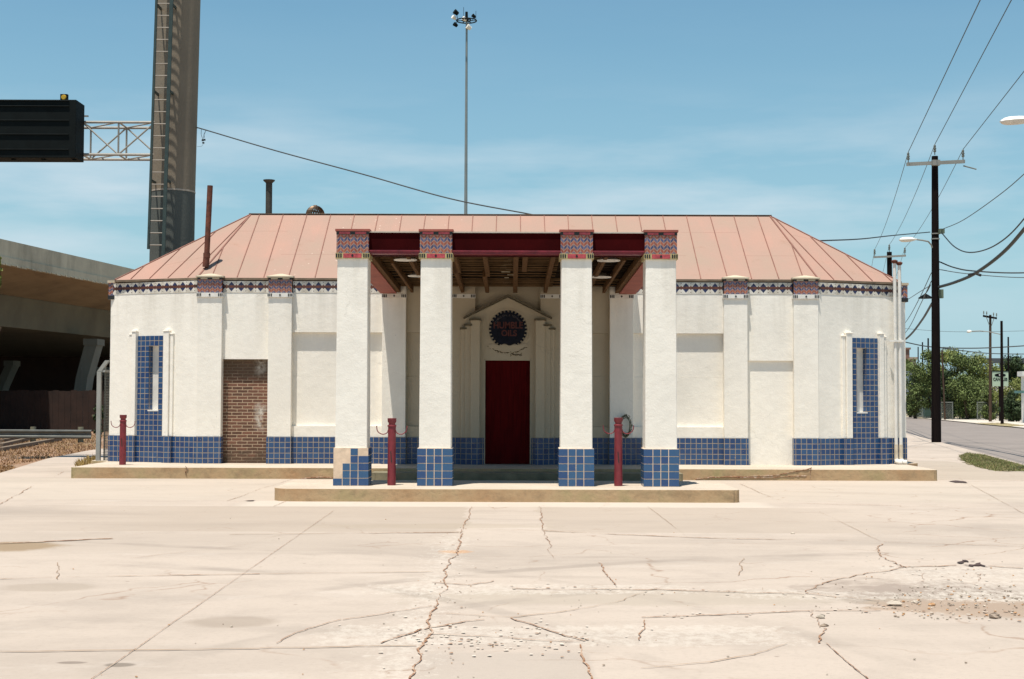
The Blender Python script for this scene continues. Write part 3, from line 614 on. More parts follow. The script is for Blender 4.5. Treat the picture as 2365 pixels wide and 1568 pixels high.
for fi, f in enumerate(faces):
    if fi in (3, 4, 5): continue
    e0, e1 = f[0], f[1]; t = (e1 - e0).normalized(); nrm = (f[1] - f[0]).cross(f[2] - f[0]).normalized(); up = nrm.cross(t).normalized()
    L = (e1 - e0).length; k0 = (.30 if fi == 0 else .38); s = k0
    pts2 = [((p - e0).dot(t), (p - e0).dot(up)) for p in f]
    while s < L - .05:
        best = 0
        for i in range(1, len(pts2)):
            (ax, ay), (bx, by) = pts2[i], pts2[(i + 1) % len(pts2)]
            if (ax - s) * (bx - s) <= 0 and abs(ax - bx) > 1e-6: best = max(best, ay + (by - ay) * (s - ax) / (bx - ax))
        if best > .15: 
            jit = random.uniform(-.02, .02)
            seam(e0 + t * (s + jit) + up * .02, e0 + t * s + up * (best - .02), nrm)
        s += .527 if fi == 0 else .46
for a, c in ((ev[0], RL), (ev[1], RR), (ev[2], RR), (ev[7], RL)):
    seam(a, c, Vector((0, -.4, .9)).normalized(), .03, .015, 1)
seam(RL + Vector((-.05, 0, 0)), RR + Vector((.05, 0, 0)), Vector((0, 0, 1)), .10, .012, 2)
roof = b.build('roof', [M_roof, M_seam, M_eave], station)
b = MB(); b.cyl((XS(-6.26), 29.35, 4.25), (XS(-6.24), 29.35, 4.50), .068, n=16); b.cyl((XS(-6.24), 29.35, 4.45), (XS(-6.185), 29.34, 5.94), .058, n=16); b.cyl((XS(-6.24), 29.35, 4.44), (XS(-6.24), 29.35, 4.54), .072, n=16)
tag(b.build('vent_pipe', M_pipe, station, smooth=True), "rusty brown vent pipe rising from the left of the roof")
b = MB(); b.cyl((XS(-5.42), 32.0, 5.2), (XS(-5.42), 32.0, 6.42), .073, n=14); b.lathe((XS(-5.42), 32.0, 6.40), [(.075, 0), (.13, .05), (.135, .07), (.02, .075)], 14)
tag(b.build('vent_pipe', M_stack, station, smooth=True), "black capped vent stack behind the ridge")
tv = MB(); c0 = Vector((XS(-4.35), 31.85, 5.66)); tv.cyl(c0 - Vector((0, 0, .5)), c0 - Vector((0, 0, .12)), .14, n=16)
for k in range(22):
    a = 2 * math.pi * k / 22; pts = []
    for j in range(9):
        ph = -1.1 + 2.5 * j / 8; r = .215 * math.cos(ph) if ph < 1.3 else .03; aa = a + .35 * math.sin(ph)
        pts.append(c0 + Vector((r * math.cos(aa), r * math.sin(aa), .215 * math.sin(ph))))
    for j in range(8):
        p, q = pts[j], pts[j + 1]; tang = Vector((-math.sin(a + .9), math.cos(a + .9), 0)) * .045 * math.cos(-1.1 + 2.5 * j / 8)
        tv.poly([p, q, q + tang, p + tang])
tv.lathe(tuple(c0 + Vector((0, 0, .20))), [(.05, 0), (.04, .02), (.005, .025)], 12)
tv.build('turbine_vent', simple('brown_vent_metal', (.16, .10, .06), .4, 8, .4, .6), station)

# --- entrance portal
b = MB()
hw = .875
b.prismy([(XS(-hw), ZT), (XS(-.475), ZT), (XS(-.475), 2.34), (XS(.475), 2.34), (XS(.475), ZT), (XS(hw), ZT), (XS(hw), 3.17), (XS(0), 3.60), (XS(-hw), 3.17)], 28.90, 28.97)
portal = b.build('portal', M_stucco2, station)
b = MB(); b.box(XS(-.475), XS(-.455), 28.905, 29.03, ZB, 2.34); b.box(XS(.455), XS(.475), 28.905, 29.03, ZB, 2.34); b.box(XS(-.475), XS(.475), 28.905, 29.03, 2.32, 2.34)
b.build('door_frame', M_stucco2, station)
MB().box(XS(-.455), XS(.455), 28.985, 29.02, ZB + .01, 2.32).build('door', M_door, station)
for sd_ in (-1, 1):
    steps = ((.565, .75, 28.78, 3.13), (.75, .862, 28.83, 3.02), (.862, .94, 28.87, 2.95))
    for a, c, y, zt in steps:
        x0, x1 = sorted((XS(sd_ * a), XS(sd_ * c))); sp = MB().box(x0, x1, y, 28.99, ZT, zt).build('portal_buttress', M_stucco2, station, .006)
        MB().box(x0 - .03, x1 + .03, y - .05, 28.99, zt, zt + .035).build('ledge', M_shade_plaster, sp)
        MB().box(x0, x1, y - .012, 28.99, ZB, ZT).build('tile_base', M_tile, sp)
    x0, x1 = sorted((XS(sd_ * .475), XS(sd_ * .565))); MB().box(x0, x1, 28.888, 28.99, ZB, ZT).build('tile_base', M_tile, station)
# gable hood mouldings
b = MB()
for sd_ in (-1, 1):
    p = Vector((XS(0), 28.80, 3.625)); q = Vector((XS(sd_ * .90), 28.80, 3.165)); k = Vector((0, .14, 0)); u = Vector((0, 0, .035))
    pts = [p, q, q + k, p + k]
    if sd_ < 0: pts = [q, p, p + k, q + k]
    b.hexa(pts + [v + u for v in pts])
b.build('gable_moulding', M_shade_plaster, portal)
# emblem: toothed enamel disc set into the plaster
EC = Vector((XS(.005), 28.872, 2.955)); RAD = .385; pts = []
NT_ = 30
for k in range(NT_):
    a0 = 2 * math.pi * (k + .0) / NT_ + .1; 
    for f_, rr in ((0, .345), (.18, .345), (.22, RAD), (.72, RAD), (.78, .345)):
        a = a0 + f_ * 2 * math.pi / NT_; pts.append((EC.x + rr * math.cos(a), EC.z + rr * math.sin(a)))
zl = EC.z - .315
pts = [(x, max(z, zl + .02 * math.sin(x * 31))) for x, z in pts]
b = MB(); b.prismy(pts, 28.872, 28.905)
emb = b.build('emblem', M_navy, station)
def text_mesh(txt, size, loc, mat, parent, name='lettering', ext=.004, rotz=0.0, sx=1.0, bold=0.0, tilt=0.0):
    cu = bpy.data.curves.new('txt', 'FONT'); cu.body = txt; cu.size = size; cu.align_x = 'CENTER'; cu.align_y = 'CENTER'; cu.extrude = ext; cu.offset = bold
    o = bpy.data.objects.new('txt', cu); COL.objects.link(o); dg = bpy.context.evaluated_depsgraph_get(); dg.update()
    me = bpy.data.meshes.new_from_object(o.evaluated_get(dg)); bpy.data.objects.remove(o)
    Mx = Matrix.Translation(Vector(loc) - worldloc(parent)) @ Matrix.Rotation(rotz, 4, 'Z') @ Matrix.Rotation(R(90), 4, 'X') @ Matrix.Rotation(tilt, 4, 'Z') @ Matrix.Diagonal((sx, 1, 1, 1))
    me.transform(Mx); me.materials.clear(); me.materials.append(mat); me.name = name
    t = bpy.data.objects.new(name, me); COL.objects.link(t); t.parent = parent; return t
text_mesh("HUMBLE", .185, (EC.x, 28.868, EC.z + .075), M_enred, emb, sx=.86, bold=.006)
text_mesh("OILS", .165, (EC.x + .02, 28.868, EC.z - .085), M_enred, emb, sx=.95, bold=.006)
M_ghost = simple('faint_white_enamel', (.10, .085, .085), .5, 20, .7)
arc = "HUMBLE OIL & REFINING"
for k, ch in enumerate(arc):
    if ch == ' ': continue
    a = math.pi / 2 + (len(arc) / 2 - .5 - k) * .108
    text_mesh(ch, .055, (EC.x + .285 * math.cos(a), 28.868, EC.z + .285 * math.sin(a)), M_ghost, emb, name='small_lettering', ext=.002, tilt=a - math.pi / 2)
# plaster ring and the broken plaster below it
b = MB(); RN = 64
for k in range(RN):
    a0 = 2 * math.pi * k / RN; a1 = 2 * math.pi * (k + 1) / RN
    if math.pi * 1.22 < (a0 % (2 * math.pi)) < math.pi * 1.72: continue
    for ra, rb in ((.40, .425),):
        b.hexa([(EC.x + ra * math.cos(a), y, EC.z + ra * math.sin(a)) for a, y in ((a0, 28.886), (a1, 28.886), (a1, 28.905), (a0, 28.905))] + [(EC.x + rb * math.cos(a), y, EC.z + rb * math.sin(a)) for a, y in ((a0, 28.886), (a1, 28.886), (a1, 28.905), (a0, 28.905))])
b.build('emblem_rim', M_stucco2, station)
rs = random.Random(5); b = MB(); up = []; lo = []
for k in range(25):
    f = k / 24; x = EC.x - .40 + .78 * f
    zc = EC.z - .30 - .115 * math.sin(math.pi * f) - rs.uniform(0, .02)
    up.append((x, zc + .10 * math.sin(math.pi * f) + .01)); lo.append((x, zc - .03 - rs.uniform(0, .03)))
b.prismy(lo + up[::-1], 28.878, 28.905); b.build('broken_plaster', M_stucco2, station)
b = MB()
path = [(EC.x - .41 + .8 * k / 30, EC.z - .335 - .125 * math.sin(math.pi * k / 30) - rs.uniform(0, .04)) for k in range(31)]
b.tube([(x, 28.893, z) for x, z in path], [rs.uniform(.005, .015) for _ in path], 5); b.build('plaster_crack', M_shade_plaster, station)
b = MB()
for q in range(3): b.tube([(XS(.05) + .04 * k, 28.897, EC.z - .475 - rs.uniform(0, .05) - q * .012) for k in range(7)], .006, 4)
b.build('plaster_crack', M_shade_plaster, station)

# --- canopy
YF = 22.12
pill = (-2.406, -1.105, 1.092, 2.406)
missing = {0: {(4, 0), (4, 1), (4, 3), (3, 0), (3, 1), (2, 0), (1, 0)}}
for i, xc_ in enumerate(pill):
    x0 = XS(xc_ - .245); x1 = XS(xc_ + .245); y0 = YF; y1 = YF + .47
    p = MB().hexa([(x0 - .003, y0, .76), (x1 + .003, y0, .76), (x1 + .003, y1, .76), (x0 - .003, y1, .76), (x0 + .008, y0 + .008, 3.735), (x1 - .008, y0 + .008, 3.735), (x1 - .008, y1, 3.735), (x0 + .008, y1, 3.735)]).build('pillar', M_stucco, station, .012)
    # tiled base: mortar core with single tiles
    b = MB(); bx0, bx1, by0, by1 = x0 - .028, x1 + .028, y0 - .025, y1 + .02
    core = .004
    b.box(bx0 + core, bx1 - core, by0 + core, by1 - core, .19, .775, 0)
    colw = [.0, .142, .264, .386, bx1 - bx0]; rowz = [.190 + .1165 * k for k in range(6)]
    dcol = [0, .13, .25, .37, by1 - by0]
    for r_ in range(5):
        for c_ in range(4):
            z0, z1 = rowz[r_] + .006, rowz[r_ + 1] - .006
            if (r_, c_) not in missing.get(i, ()):
                b.box(bx0 + colw[c_] + (.006 if c_ else 0), bx0 + colw[c_ + 1] - (.006 if c_ < 3 else 0), by0, by0 + core + .001, z0, z1, 1)
            for sx_, xx in ((0, bx0), (1, bx1 - core - .001)):
                if i in missing and sx_ == 0 and r_ > 0: continue
                b.box(xx, xx + core + .001, by0 + dcol[c_] + (.004 if c_ else core + .002), by0 + dcol[c_ + 1] - .004, z0, z1, 1)
            b.box(bx0 + colw[c_] + .004, bx0 + colw[c_ + 1] - .004, by1 - core - .001, by1, z0, z1, 1)
    b.build('tile_base', [M_grout, M_glaze], p)
    cap_parts(p, x0 - .006, x1 + .006, y0 - .006, y1 + .006, 3.725, 4.10, True, 'flat', o=.014)
b = MB()
zf0, zf1 = 3.86, 4.135
segs = [(-2.16, -1.35), (-.86, .847), (1.337, 2.16)]
for a, c in segs: b.box(XS(a), XS(c), YF + .05, YF + .25, zf0, zf1, 0); b.box(XS(a), XS(c), YF + .03, YF + .25, zf1, zf1 + .02, 2); b.box(XS(a), XS(c), YF + .015, YF + .27, zf0 - .022, zf0, 1); b.box(XS(a), XS(c), YF + .035, YF + .26, zf0 - .055, zf0 - .022, 1)
b.box(XS(-2.6), XS(2.6), YF + .30, YF + .48, 3.80, 4.10, 0)
canopy = b.build('canopy_beam', [M_red, M_redlip, M_conc_pale], station)
def slab(x0, x1, ya, yb, za0, zb0, za1, zb1, m=0, mb=None):
    return mb.hexa([(x0, ya, za0), (x1, ya, za0), (x1, yb, zb0), (x0, yb, zb0), (x0, ya, za1), (x1, ya, za1), (x1, yb, zb1), (x0, yb, zb1)], m)
CA, CB = 22.62, 28.93
def cz(y, o=0.0): return 3.845 + (3.68 - 3.845) * (y - 22.4) / (28.93 - 22.4) + o
for sd_ in (-1, 1):
    x0, x1 = sorted((XS(sd_ * 2.6), XS(sd_ * 2.27)))
    b = MB(); slab(x0, x1, CA - .12, CB, cz(CA), cz(CB), 4.095, 3.93, 0, b); b.build('canopy_side_beam', M_pinks, station)
b = MB(); slab(XS(-2.62), XS(2.62), 22.4, 29.055, 4.10, 3.93, 4.14, 3.97, 0, b); b.build('canopy_roof', M_roof, station)
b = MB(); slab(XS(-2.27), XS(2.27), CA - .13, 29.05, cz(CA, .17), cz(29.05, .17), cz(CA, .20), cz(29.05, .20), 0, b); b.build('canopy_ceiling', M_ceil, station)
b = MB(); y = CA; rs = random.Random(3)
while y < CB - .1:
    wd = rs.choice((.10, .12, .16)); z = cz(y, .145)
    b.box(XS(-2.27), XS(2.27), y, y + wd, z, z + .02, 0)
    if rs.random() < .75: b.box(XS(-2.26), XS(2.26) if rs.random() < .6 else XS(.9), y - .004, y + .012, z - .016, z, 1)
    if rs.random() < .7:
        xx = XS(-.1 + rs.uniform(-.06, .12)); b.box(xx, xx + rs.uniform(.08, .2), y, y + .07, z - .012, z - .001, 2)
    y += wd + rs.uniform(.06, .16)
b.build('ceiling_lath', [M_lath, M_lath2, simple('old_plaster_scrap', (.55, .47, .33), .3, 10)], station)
for xx, ya, yb, ww in ((-2.23, CA, CB, .09), (2.23, CA, CB, .09), (-1.62, CA, CB, .06), (1.62, CA, CB, .06), (-.92, CA, CB, .07), (-.90, 22.7, 25.4, .14), (-.36, CA, 26.0, .075), (-.42, 26.0, CB, .075), (.147, CA, CB, .085), (.30, CA, 25.2, .085), (.76, CA, CB, .07), (-1.95, 24.0, CB, .05), (1.95, 23.5, CB, .05)):
    b = MB(); slab(XS(xx - ww / 2), XS(xx + ww / 2), ya, yb, cz(ya, .02), cz(yb, .02), cz(ya, .145), cz(yb, .145), 0, b); b.build('joist', M_joist, station)
for px, py, Y in ((936, 599, 23.6), (1405, 602.5, 23.6), (966, 639, 26.0), (1387, 640, 26.1)):
    q = at(px, py, Y); b = MB(); zc = cz(Y, .02)
    b.lathe((q.x, Y, zc), [(.01, .0), (.10, -.004), (.19, .004), (.195, .018), (.02, .12)], 24); b.build('ceiling_light', M_white, station, smooth=True)
# wall conduits, right corner
for k, (xx, zt) in enumerate(((7.985 - XC * 0, 4.40), (8.085, 4.36))):
    b = MB(); b.cyl((xx, 29.60, ZB + .05), (xx - .01, 29.58, zt), .036, n=10); b.cyl((xx, 29.60, ZB + .02), (xx, 29.60, .62), .042, n=10, m=2)
    b.lathe((xx - .01, 29.58, zt), [(.03, -.02), (.065, .02), (.07, .045), (.03, .065)], 12, 1)
    b.tube([(xx, 29.60, ZB + .10), (xx + .01, 29.58, ZB + .055), (xx + .06, 29.52, ZB + .045), (xx + .10, 29.50, ZB + .045)], .05, 8)
    b.build('conduit', [M_white, M_pipe, simple('cream_pipe_paint', (.58, .50, .38), .2, 8)], station, smooth=True)
MB().box(7.84, 8.14, 29.53, 29.56, 2.75, 2.79).build('conduit_bracket', M_white, station)

# ------------------------------------------------------------------ ground and paving
ng = NT('far_ground'); gcol = ng.ramp(ng.noise(ng.OB(), .08, 6, .6), [(.35, (.17, .15, .08)), (.6, (.30, .24, .16))]); ng.out(gcol, .95)
struct(MB().poly([(-3000, -500, -.09), (3000, -500, -.09), (3000, 4000, -.09), (-3000, 4000, -.09)]).build('ground', ng.mat))
def near(Y): return 15.3 + .188 * (Y - 50)
def far(Y): return 29.1 + .15 * (Y - 81)
Ys = [5, 15, 25, 33, 38, 42, 50, 60, 75, 100, 130, 170, 230]
b = MB()
for a, c in zip(Ys, Ys[1:]): b.poly([(near(a), a, -.075), (far(a), a, -.075), (far(c), c, -.075), (near(c), c, -.075)])
struct(b.build('road', M_asph))
left_edge = [G(0, 1092), G(40, 1080), G(108, 1059), G(199, 1041), G(232, 1036)]
lot = [(-16, -6), (near(0) + 2, -6)] + [(near(Y) - (.0), Y) for Y in (5, 15, 25, 31)] + [(near(Y), Y) for Y in (42.5, 50, 60, 75, 100, 130)] + [(near(130) - 3.4, 130), (near(75) - 3.4, 75), (near(50) - 3.0, 50), (8.9, 46), (8.9, 34.4), (-8.9, 34.4), (-9.0, 45.2)] + [(p.x, p.y) for p in reversed(left_edge)] + [(-16, 28.5)]
b = MB(); b.prism(lot, -.12, 0.0)
struct(b.build('pavement', M_conc, bevel=0))
struct(MB().poly([(-60, -10, -.05), (-15.9, -10, -.05), (-15.9, 28, -.05), (-8.9, 28.5, -.05), (-8.8, 140, -.05), (-120, 140, -.05), (-120, -10, -.05)]).build('dirt_ground', M_dirt))
# sidewalk beyond the road (pale strip) and driveway
b = MB()
for a, c in zip([45, 60, 80, 100, 118], [60, 80, 100, 118, 122]): b.poly([(far(a) + .1, a, -.03), (far(a) + 6.5, a, -.03), (far(c) + 6.5, c, -.03), (far(c) + .1, c, -.03)])
struct(b.build('far_sidewalk', M_conc_pale))
def sheet(name, pts, z, mat, jag=0.0, sub=.25):
    out = []
    n = len(pts); rs = random.Random(len(name) + n)
    for i in range(n):
        a = Vector(pts[i][:2]); c = Vector(pts[(i + 1) % n][:2]); L = (c - a).length; k = max(1, int(L / sub)) if jag else 1
        for j in range(k):
            p = a.lerp(c, j / k)
            if jag: p += Vector((rs.uniform(-jag, jag), rs.uniform(-jag, jag) * 1.5))
            out.append((p.x, p.y, z))
    return MB().poly(out).build(name, mat)
gp = lambda L, z=0.0: [G(x, y, z) for x, y in L]
# verge of grass by the road
vg = [(near(31) - 1.2, 31), (near(33) - 1.35, 33), (near(36) - 1.25, 36), (near(39) - 1.0, 39), (near(41.5) - .45, 41.5)] + [(near(Y) - .15, Y) for Y in (40, 36, 33, 31)]
struct(sheet('grass_verge', vg, .006, simple('verge_soil', (.15, .12, .055), .4, 3), .12, .25))
struct(sheet('grass_verge', [(far(96) - .2, 96), (far(96) + 2.4, 97.5), (far(86) + 1.6, 87), (far(86) - .2, 85)], -.02, simple('verge_soil_far', (.30, .24, .12), .4, 3), .08, .4))

# islands
def rounded(x0, x1, y0, y1, rfl, rfr, rb=.05, n=8):
    P = []
    def arc(cx, cy, r, a0, a1):
        for k in range(n + 1): a = R(a0 + (a1 - a0) * k / n); P.append((cx + r * math.cos(a), cy + r * math.sin(a)))
    arc(x0 + rfl, y0 + rfl, rfl, 180, 270); arc(x1 - rfr, y0 + rfr, rfr, 270, 360); arc(x1 - rb, y1 - rb, rb, 0, 90); arc(x0 + rb, y1 - rb, rb, 90, 180)
    return P
def jagprism(P, z0, z1, seed=1):
    rs = random.Random(seed); Q = []
    for i in range(len(P)):
        a = Vector(P[i]); c = Vector(P[(i + 1) % len(P)]); k = max(1, int((c - a).length / .22))
        for j in range(k): q = a.lerp(c, j / k); Q.append((q.x + rs.uniform(-.006, .006), q.y + rs.uniform(-.008, .008)))
    return MB().prism(Q, z0, z1)
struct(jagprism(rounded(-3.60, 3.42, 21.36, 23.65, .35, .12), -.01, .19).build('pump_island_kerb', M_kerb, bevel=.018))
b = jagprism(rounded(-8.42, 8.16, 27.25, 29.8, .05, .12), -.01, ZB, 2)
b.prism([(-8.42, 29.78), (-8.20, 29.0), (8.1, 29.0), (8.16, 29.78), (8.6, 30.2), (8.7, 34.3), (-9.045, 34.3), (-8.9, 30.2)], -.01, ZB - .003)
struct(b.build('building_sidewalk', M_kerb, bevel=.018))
struct(jagprism(rounded(-2.62, 3.2, 26.62, 27.24, .08, .06), -.01, .155, 3).build('entrance_step', simple('shade_dark_step_concrete', (.19, .165, .105), .35, 3, .95), bevel=.015))  # step colour darkened to carry the shade under the canopy

# cracks and joints: dirt-filled ribbons
def ribbon(mb, pts, wd, gap=.0, jit=.02, m=0, z=.006, seed=0):
    rs = random.Random(seed); P = [Vector((p.x, p.y)) for p in pts]; wk = .8; off = 0
    for a, c in zip(P, P[1:]):
        L = (c - a).length; d = (c - a) / max(L, 1e-6); nn = Vector((-d.y, d.x)); hz = 1 + 1.3 * abs(d.x)
        k = max(1, int(L / .07)); prev = None
        for j in range(k + 1):
            wk = min(1.2, max(-.35 - gap * .5, wk + rs.uniform(-.26, .26) - gap * .035 + .03)); off = off * .8 + rs.uniform(-jit, jit) * .8
            q = a + d * (L * j / k) + nn * off; w_ = max(.0008, .55 * wd * hz * wk * rs.uniform(.7, 1.15)) / 2
            cur = (q - nn * w_, q + nn * w_)
            if prev: mb.poly([(prev[0].x, prev[0].y, z), (cur[0].x, cur[0].y, z), (cur[1].x, cur[1].y, z), (prev[1].x, prev[1].y, z)], m)
            prev = cur
ck = MB()
C = [  # (points, width, gap, jitter, material 0 dark 1 faint)
 ([(770, 1180), (560, 1327), (215, 1568), (190, 1590)], .0075, -.9, .002, 0),
 ([(1088, 1171), (1078, 1200), (1064, 1232)], .022, .1, .015, 0), ([(1064, 1232), (1046, 1290), (1030, 1340), (1012, 1390), (990, 1452), (975, 1500), (955, 1570)], .024, .2, .022, 0),
 ([(1244, 1170), (1258, 1228), (1262, 1250), (1278, 1292)], .018, .25, .02, 0),
 ([(850, 1231.5), (1060, 1230)], .036, .1, .01, 0), ([(530, 1235), (850, 1232)], .014, .4, .01, 1), ([(0, 1256), (130, 1250), (260, 1244)], .045, .05, .02, 0),
 ([(0, 1338), (120, 1334), (600, 1326)], .024, .1, .01, 0), ([(600, 1326), (1000, 1321)], .012, .6, .02, 1),
 ([(0, 1506), (600, 1498)], .012, .2, .01, 1), ([(600, 1498), (960, 1490)], .012, .45, .02, 1),
 ([(1255, 1226), (1420, 1235), (1700, 1245)], .036, .2, .02, 0), ([(1700, 1245), (1900, 1248), (2040, 1252)], .038, .12, .015, 0), ([(2040, 1252), (2364, 1263)], .014, .5, .02, 0),
 ([(640, 1487), (680, 1460), (790, 1432), (900, 1416), (1000, 1400)], .013, .3, .02, 0),
 ([(1385, 1300), (1402, 1325), (1420, 1352)], .018, .2, .02, 0), ([(1340, 1490), (1350, 1530), (1363, 1575)], .026, .1, .015, 0),
 ([(1907, 1487), (1955, 1530), (2003, 1570)], .012, .03, .004, 0), ([(1817, 1487), (1740, 1512), (1640, 1530), (1481, 1545)], .010, .25, .015, 1),
 ([(1182, 1360), (1350, 1362), (1532, 1362), (1857, 1372), (2032, 1388)], .024, .5, .03, 0),
 ([(1182, 1427), (1307, 1412), (1442, 1387), (1552, 1342)], .011, .4, .02, 1), ([(1482, 1427), (1632, 1420), (1882, 1412), (2032, 1410)], .022, .45, .02, 0),
 ([(1182, 1427), (1282, 1467), (1347, 1482)], .018, .35, .02, 0),
 ([(2032, 1257), (2037, 1287), (2082, 1312), (2212, 1307)], .024, .2, .03, 0), ([(2082, 1312), (1932, 1337), (1857, 1367)], .014, .3, .03, 0),
 ([(2097, 1312), (2172, 1347), (2237, 1345), (2267, 1327)], .016, .35, .04, 0), ([(2282, 1307), (2364, 1312)], .02, .3, .03, 0), ([(2032, 1337), (1800, 1328), (1740, 1332)], .011, .4, .03, 1),
 ([(1892, 1182), (2032, 1250)], .009, .1, .004, 1), ([(1495, 1170), (1582, 1237)], .009, .1, .004, 1), ([(1707, 1117), (1750, 1136), (1802, 1157)], .014, .3, .01, 0),
 ([(1807, 1162), (2132, 1170), (2282, 1175)], .014, .4, .01, 0), ([(2242, 1120), (2364, 1187)], .010, .1, .004, 1),
 ([(525, 1157), (600, 1130), (680, 1105)], .018, .15, .01, 0), ([(632, 1170), (660, 1158)], .014, .2, .01, 0),
 ([(0, 1165), (75, 1122), (110, 1108), (145, 1090)], .018, .15, .02, 0),
 ([(887, 1487), (980, 1454), (1119, 1432)], .020, .35, .03, 0), ([(1000, 1345), (1080, 1352), (1140, 1342)], .016, .3, .03, 0),
 ([(1000, 1465), (1110, 1470), (1182, 1475), (1340, 1482)], .018, .5, .03, 0), ([(1030, 1418), (1180, 1425)], .012, .6, .03, 1),
 ([(1860, 1412), (1905, 1450), (1907, 1487)], .018, .3, .03, 0), ([(1490, 1430), (1480, 1480)], .012, .2, .02, 0), ([(1720, 1290), (1710, 1330)], .010, .3, .02, 1),
 ([(130, 1300), (140, 1338)], .012, .2, .02, 1), ([(650, 1235), (560, 1260), (300, 1290)], .008, .5, .02, 1),
 ([(2093, 1110), (2180, 1108), (2230, 1113), (2364, 1110)], .022, .25, .02, 0),
]
for k, (pl, wd, gap, jit, m) in enumerate(C): ribbon(ck, gp(pl), wd, gap, jit, m, .0075, k)
struct(ck.build('pavement_cracks', [M_crack, M_crack_l]))
# pale spalled strips along the worst cracks
sp = MB(); rs = random.Random(11)
for pl, n_, wdt in ((C[2][0], 70, .22), (C[19][0], 90, .15), ([(1000, 1465), (1340, 1482)], 120, .30), ([(1010, 1480), (1340, 1500)], 90, .16), (C[23][0], 40, .2), (C[25][0], 50, .2), (C[21][0], 40, .1), (C[22][0], 35, .15), ([(2050, 1400), (2364, 1430)], 60, .15)):
    P = gp(pl)
    for _ in range(n_ // 2):
        i = rs.randrange(len(P) - 1); q = P[i].lerp(P[i + 1], rs.random()) + Vector((rs.gauss(0, wdt), rs.gauss(0, wdt), 0)); r_ = rs.uniform(.005, .018); zq = .0082 + _ * .00002
        kk = rs.randint(5, 7); sp.poly([(q.x + r_ * rs.uniform(.6, 1.3) * math.cos(2 * math.pi * j / kk), q.y + 1.3 * r_ * rs.uniform(.6, 1.3) * math.sin(2 * math.pi * j / kk), zq) for j in range(kk)], 0 if rs.random() < .7 else 2)
struct(sp.build('spalled_concrete', [M_spall, M_rust, M_crack]))

# ---- loose chips: tiny ones as stuff, larger rubble as individuals
def rock_mesh(mb, q, r, rs, m=0):
    vs = []; n1, n2 = 7, 4
    for i in range(n2 + 1):
        ph = math.pi * i / n2
        for j in range(n1):
            t = 2 * math.pi * j / n1; k = rs.uniform(.7, 1.2)
            vs.append((q[0] + r * k * math.sin(ph) * math.cos(t), q[1] + r * k * math.sin(ph) * math.sin(t) * .8, q[2] + r * .45 * (math.cos(ph) * k + .75)))
    fs = []
    for i in range(n2):
        for j in range(n1): fs.append((i * n1 + j, (i + 1) * n1 + j, (i + 1) * n1 + (j + 1) % n1, i * n1 + (j + 1) % n1))
    mb.mesh(vs, fs, m)
g_ = MB(); rs = random.Random(21)
for (x0, x1, y0, y1, n_, rr) in ((0, 2364, 1170, 1568, 45, .007), (2060, 2364, 1355, 1432, 200, .009), (1850, 2364, 1290, 1410, 50, .007), (960, 1350, 1340, 1500, 50, .006), (1350, 2050, 1355, 1425, 30, .006), (950, 1110, 1200, 1568, 35, .006)):
    for _ in range(n_): q = G(rs.uniform(x0, x1), rs.uniform(y0, y1)); rock_mesh(g_, (q.x, q.y, .004), rr * rs.uniform(.5, 1.6), rs, rs.choice((0, 0, 1, 2)))
M_rk = simple('pale_rubble', (.42, .36, .29), .25, 12, .95); M_rk2 = simple('dark_rubble', (.27, .21, .16), .3, 12, .95)
go = g_.build('gravel', [M_rk, M_rk2, M_rust]); tag(go, 'small pale gravel and chips scattered over the broken concrete', 'gravel', kind='stuff')
rub = [(1770 / 1.892 + 1250, 622 / 1.892 + 1150, .075, "largest pale broken stone at the near edge of the gravel patch", M_rk),
       (2230 / 1.892 + 1250, 680 / 1.892 + 1150, .065, "grey brown stone right of the gravel patch, near the right picture edge", M_rk2),
       (1425 / 1.892 + 1250, 680 / 1.892 + 1150, .05, "flat white concrete chip on the crack right of centre", M_rk),
       (1440 / 1.892 + 1250, 718 / 1.892 + 1150, .04, "small brown lump just below the flat white chip", M_rk2),
       (1298 / 1.892 + 1250, 290 / 1.892 + 1150, .035, "lone white pebble on the slab right of the pump island", M_rk),
       (1862 / 1.892 + 1250, 610 / 1.892 + 1150, .04, "second pale stone, right of the largest one", M_rk),
       (1940 / 1.892 + 1250, 622 / 1.892 + 1150, .04, "rusty flat stone in the middle of the gravel patch edge", M_rust)]
for px, py, r_, lab, mm in rub:
    q = G(px / 1.0575, py / 1.0575); b = MB(); rock_mesh(b, (q.x, q.y, -.004), r_ * .8, random.Random(int(px)), 0)
    o = b.build('rubble_stone', mm, off=(q.x, q.y, 0)); tag(o, lab, 'stone', 'loose rubble stones on the broken concrete')
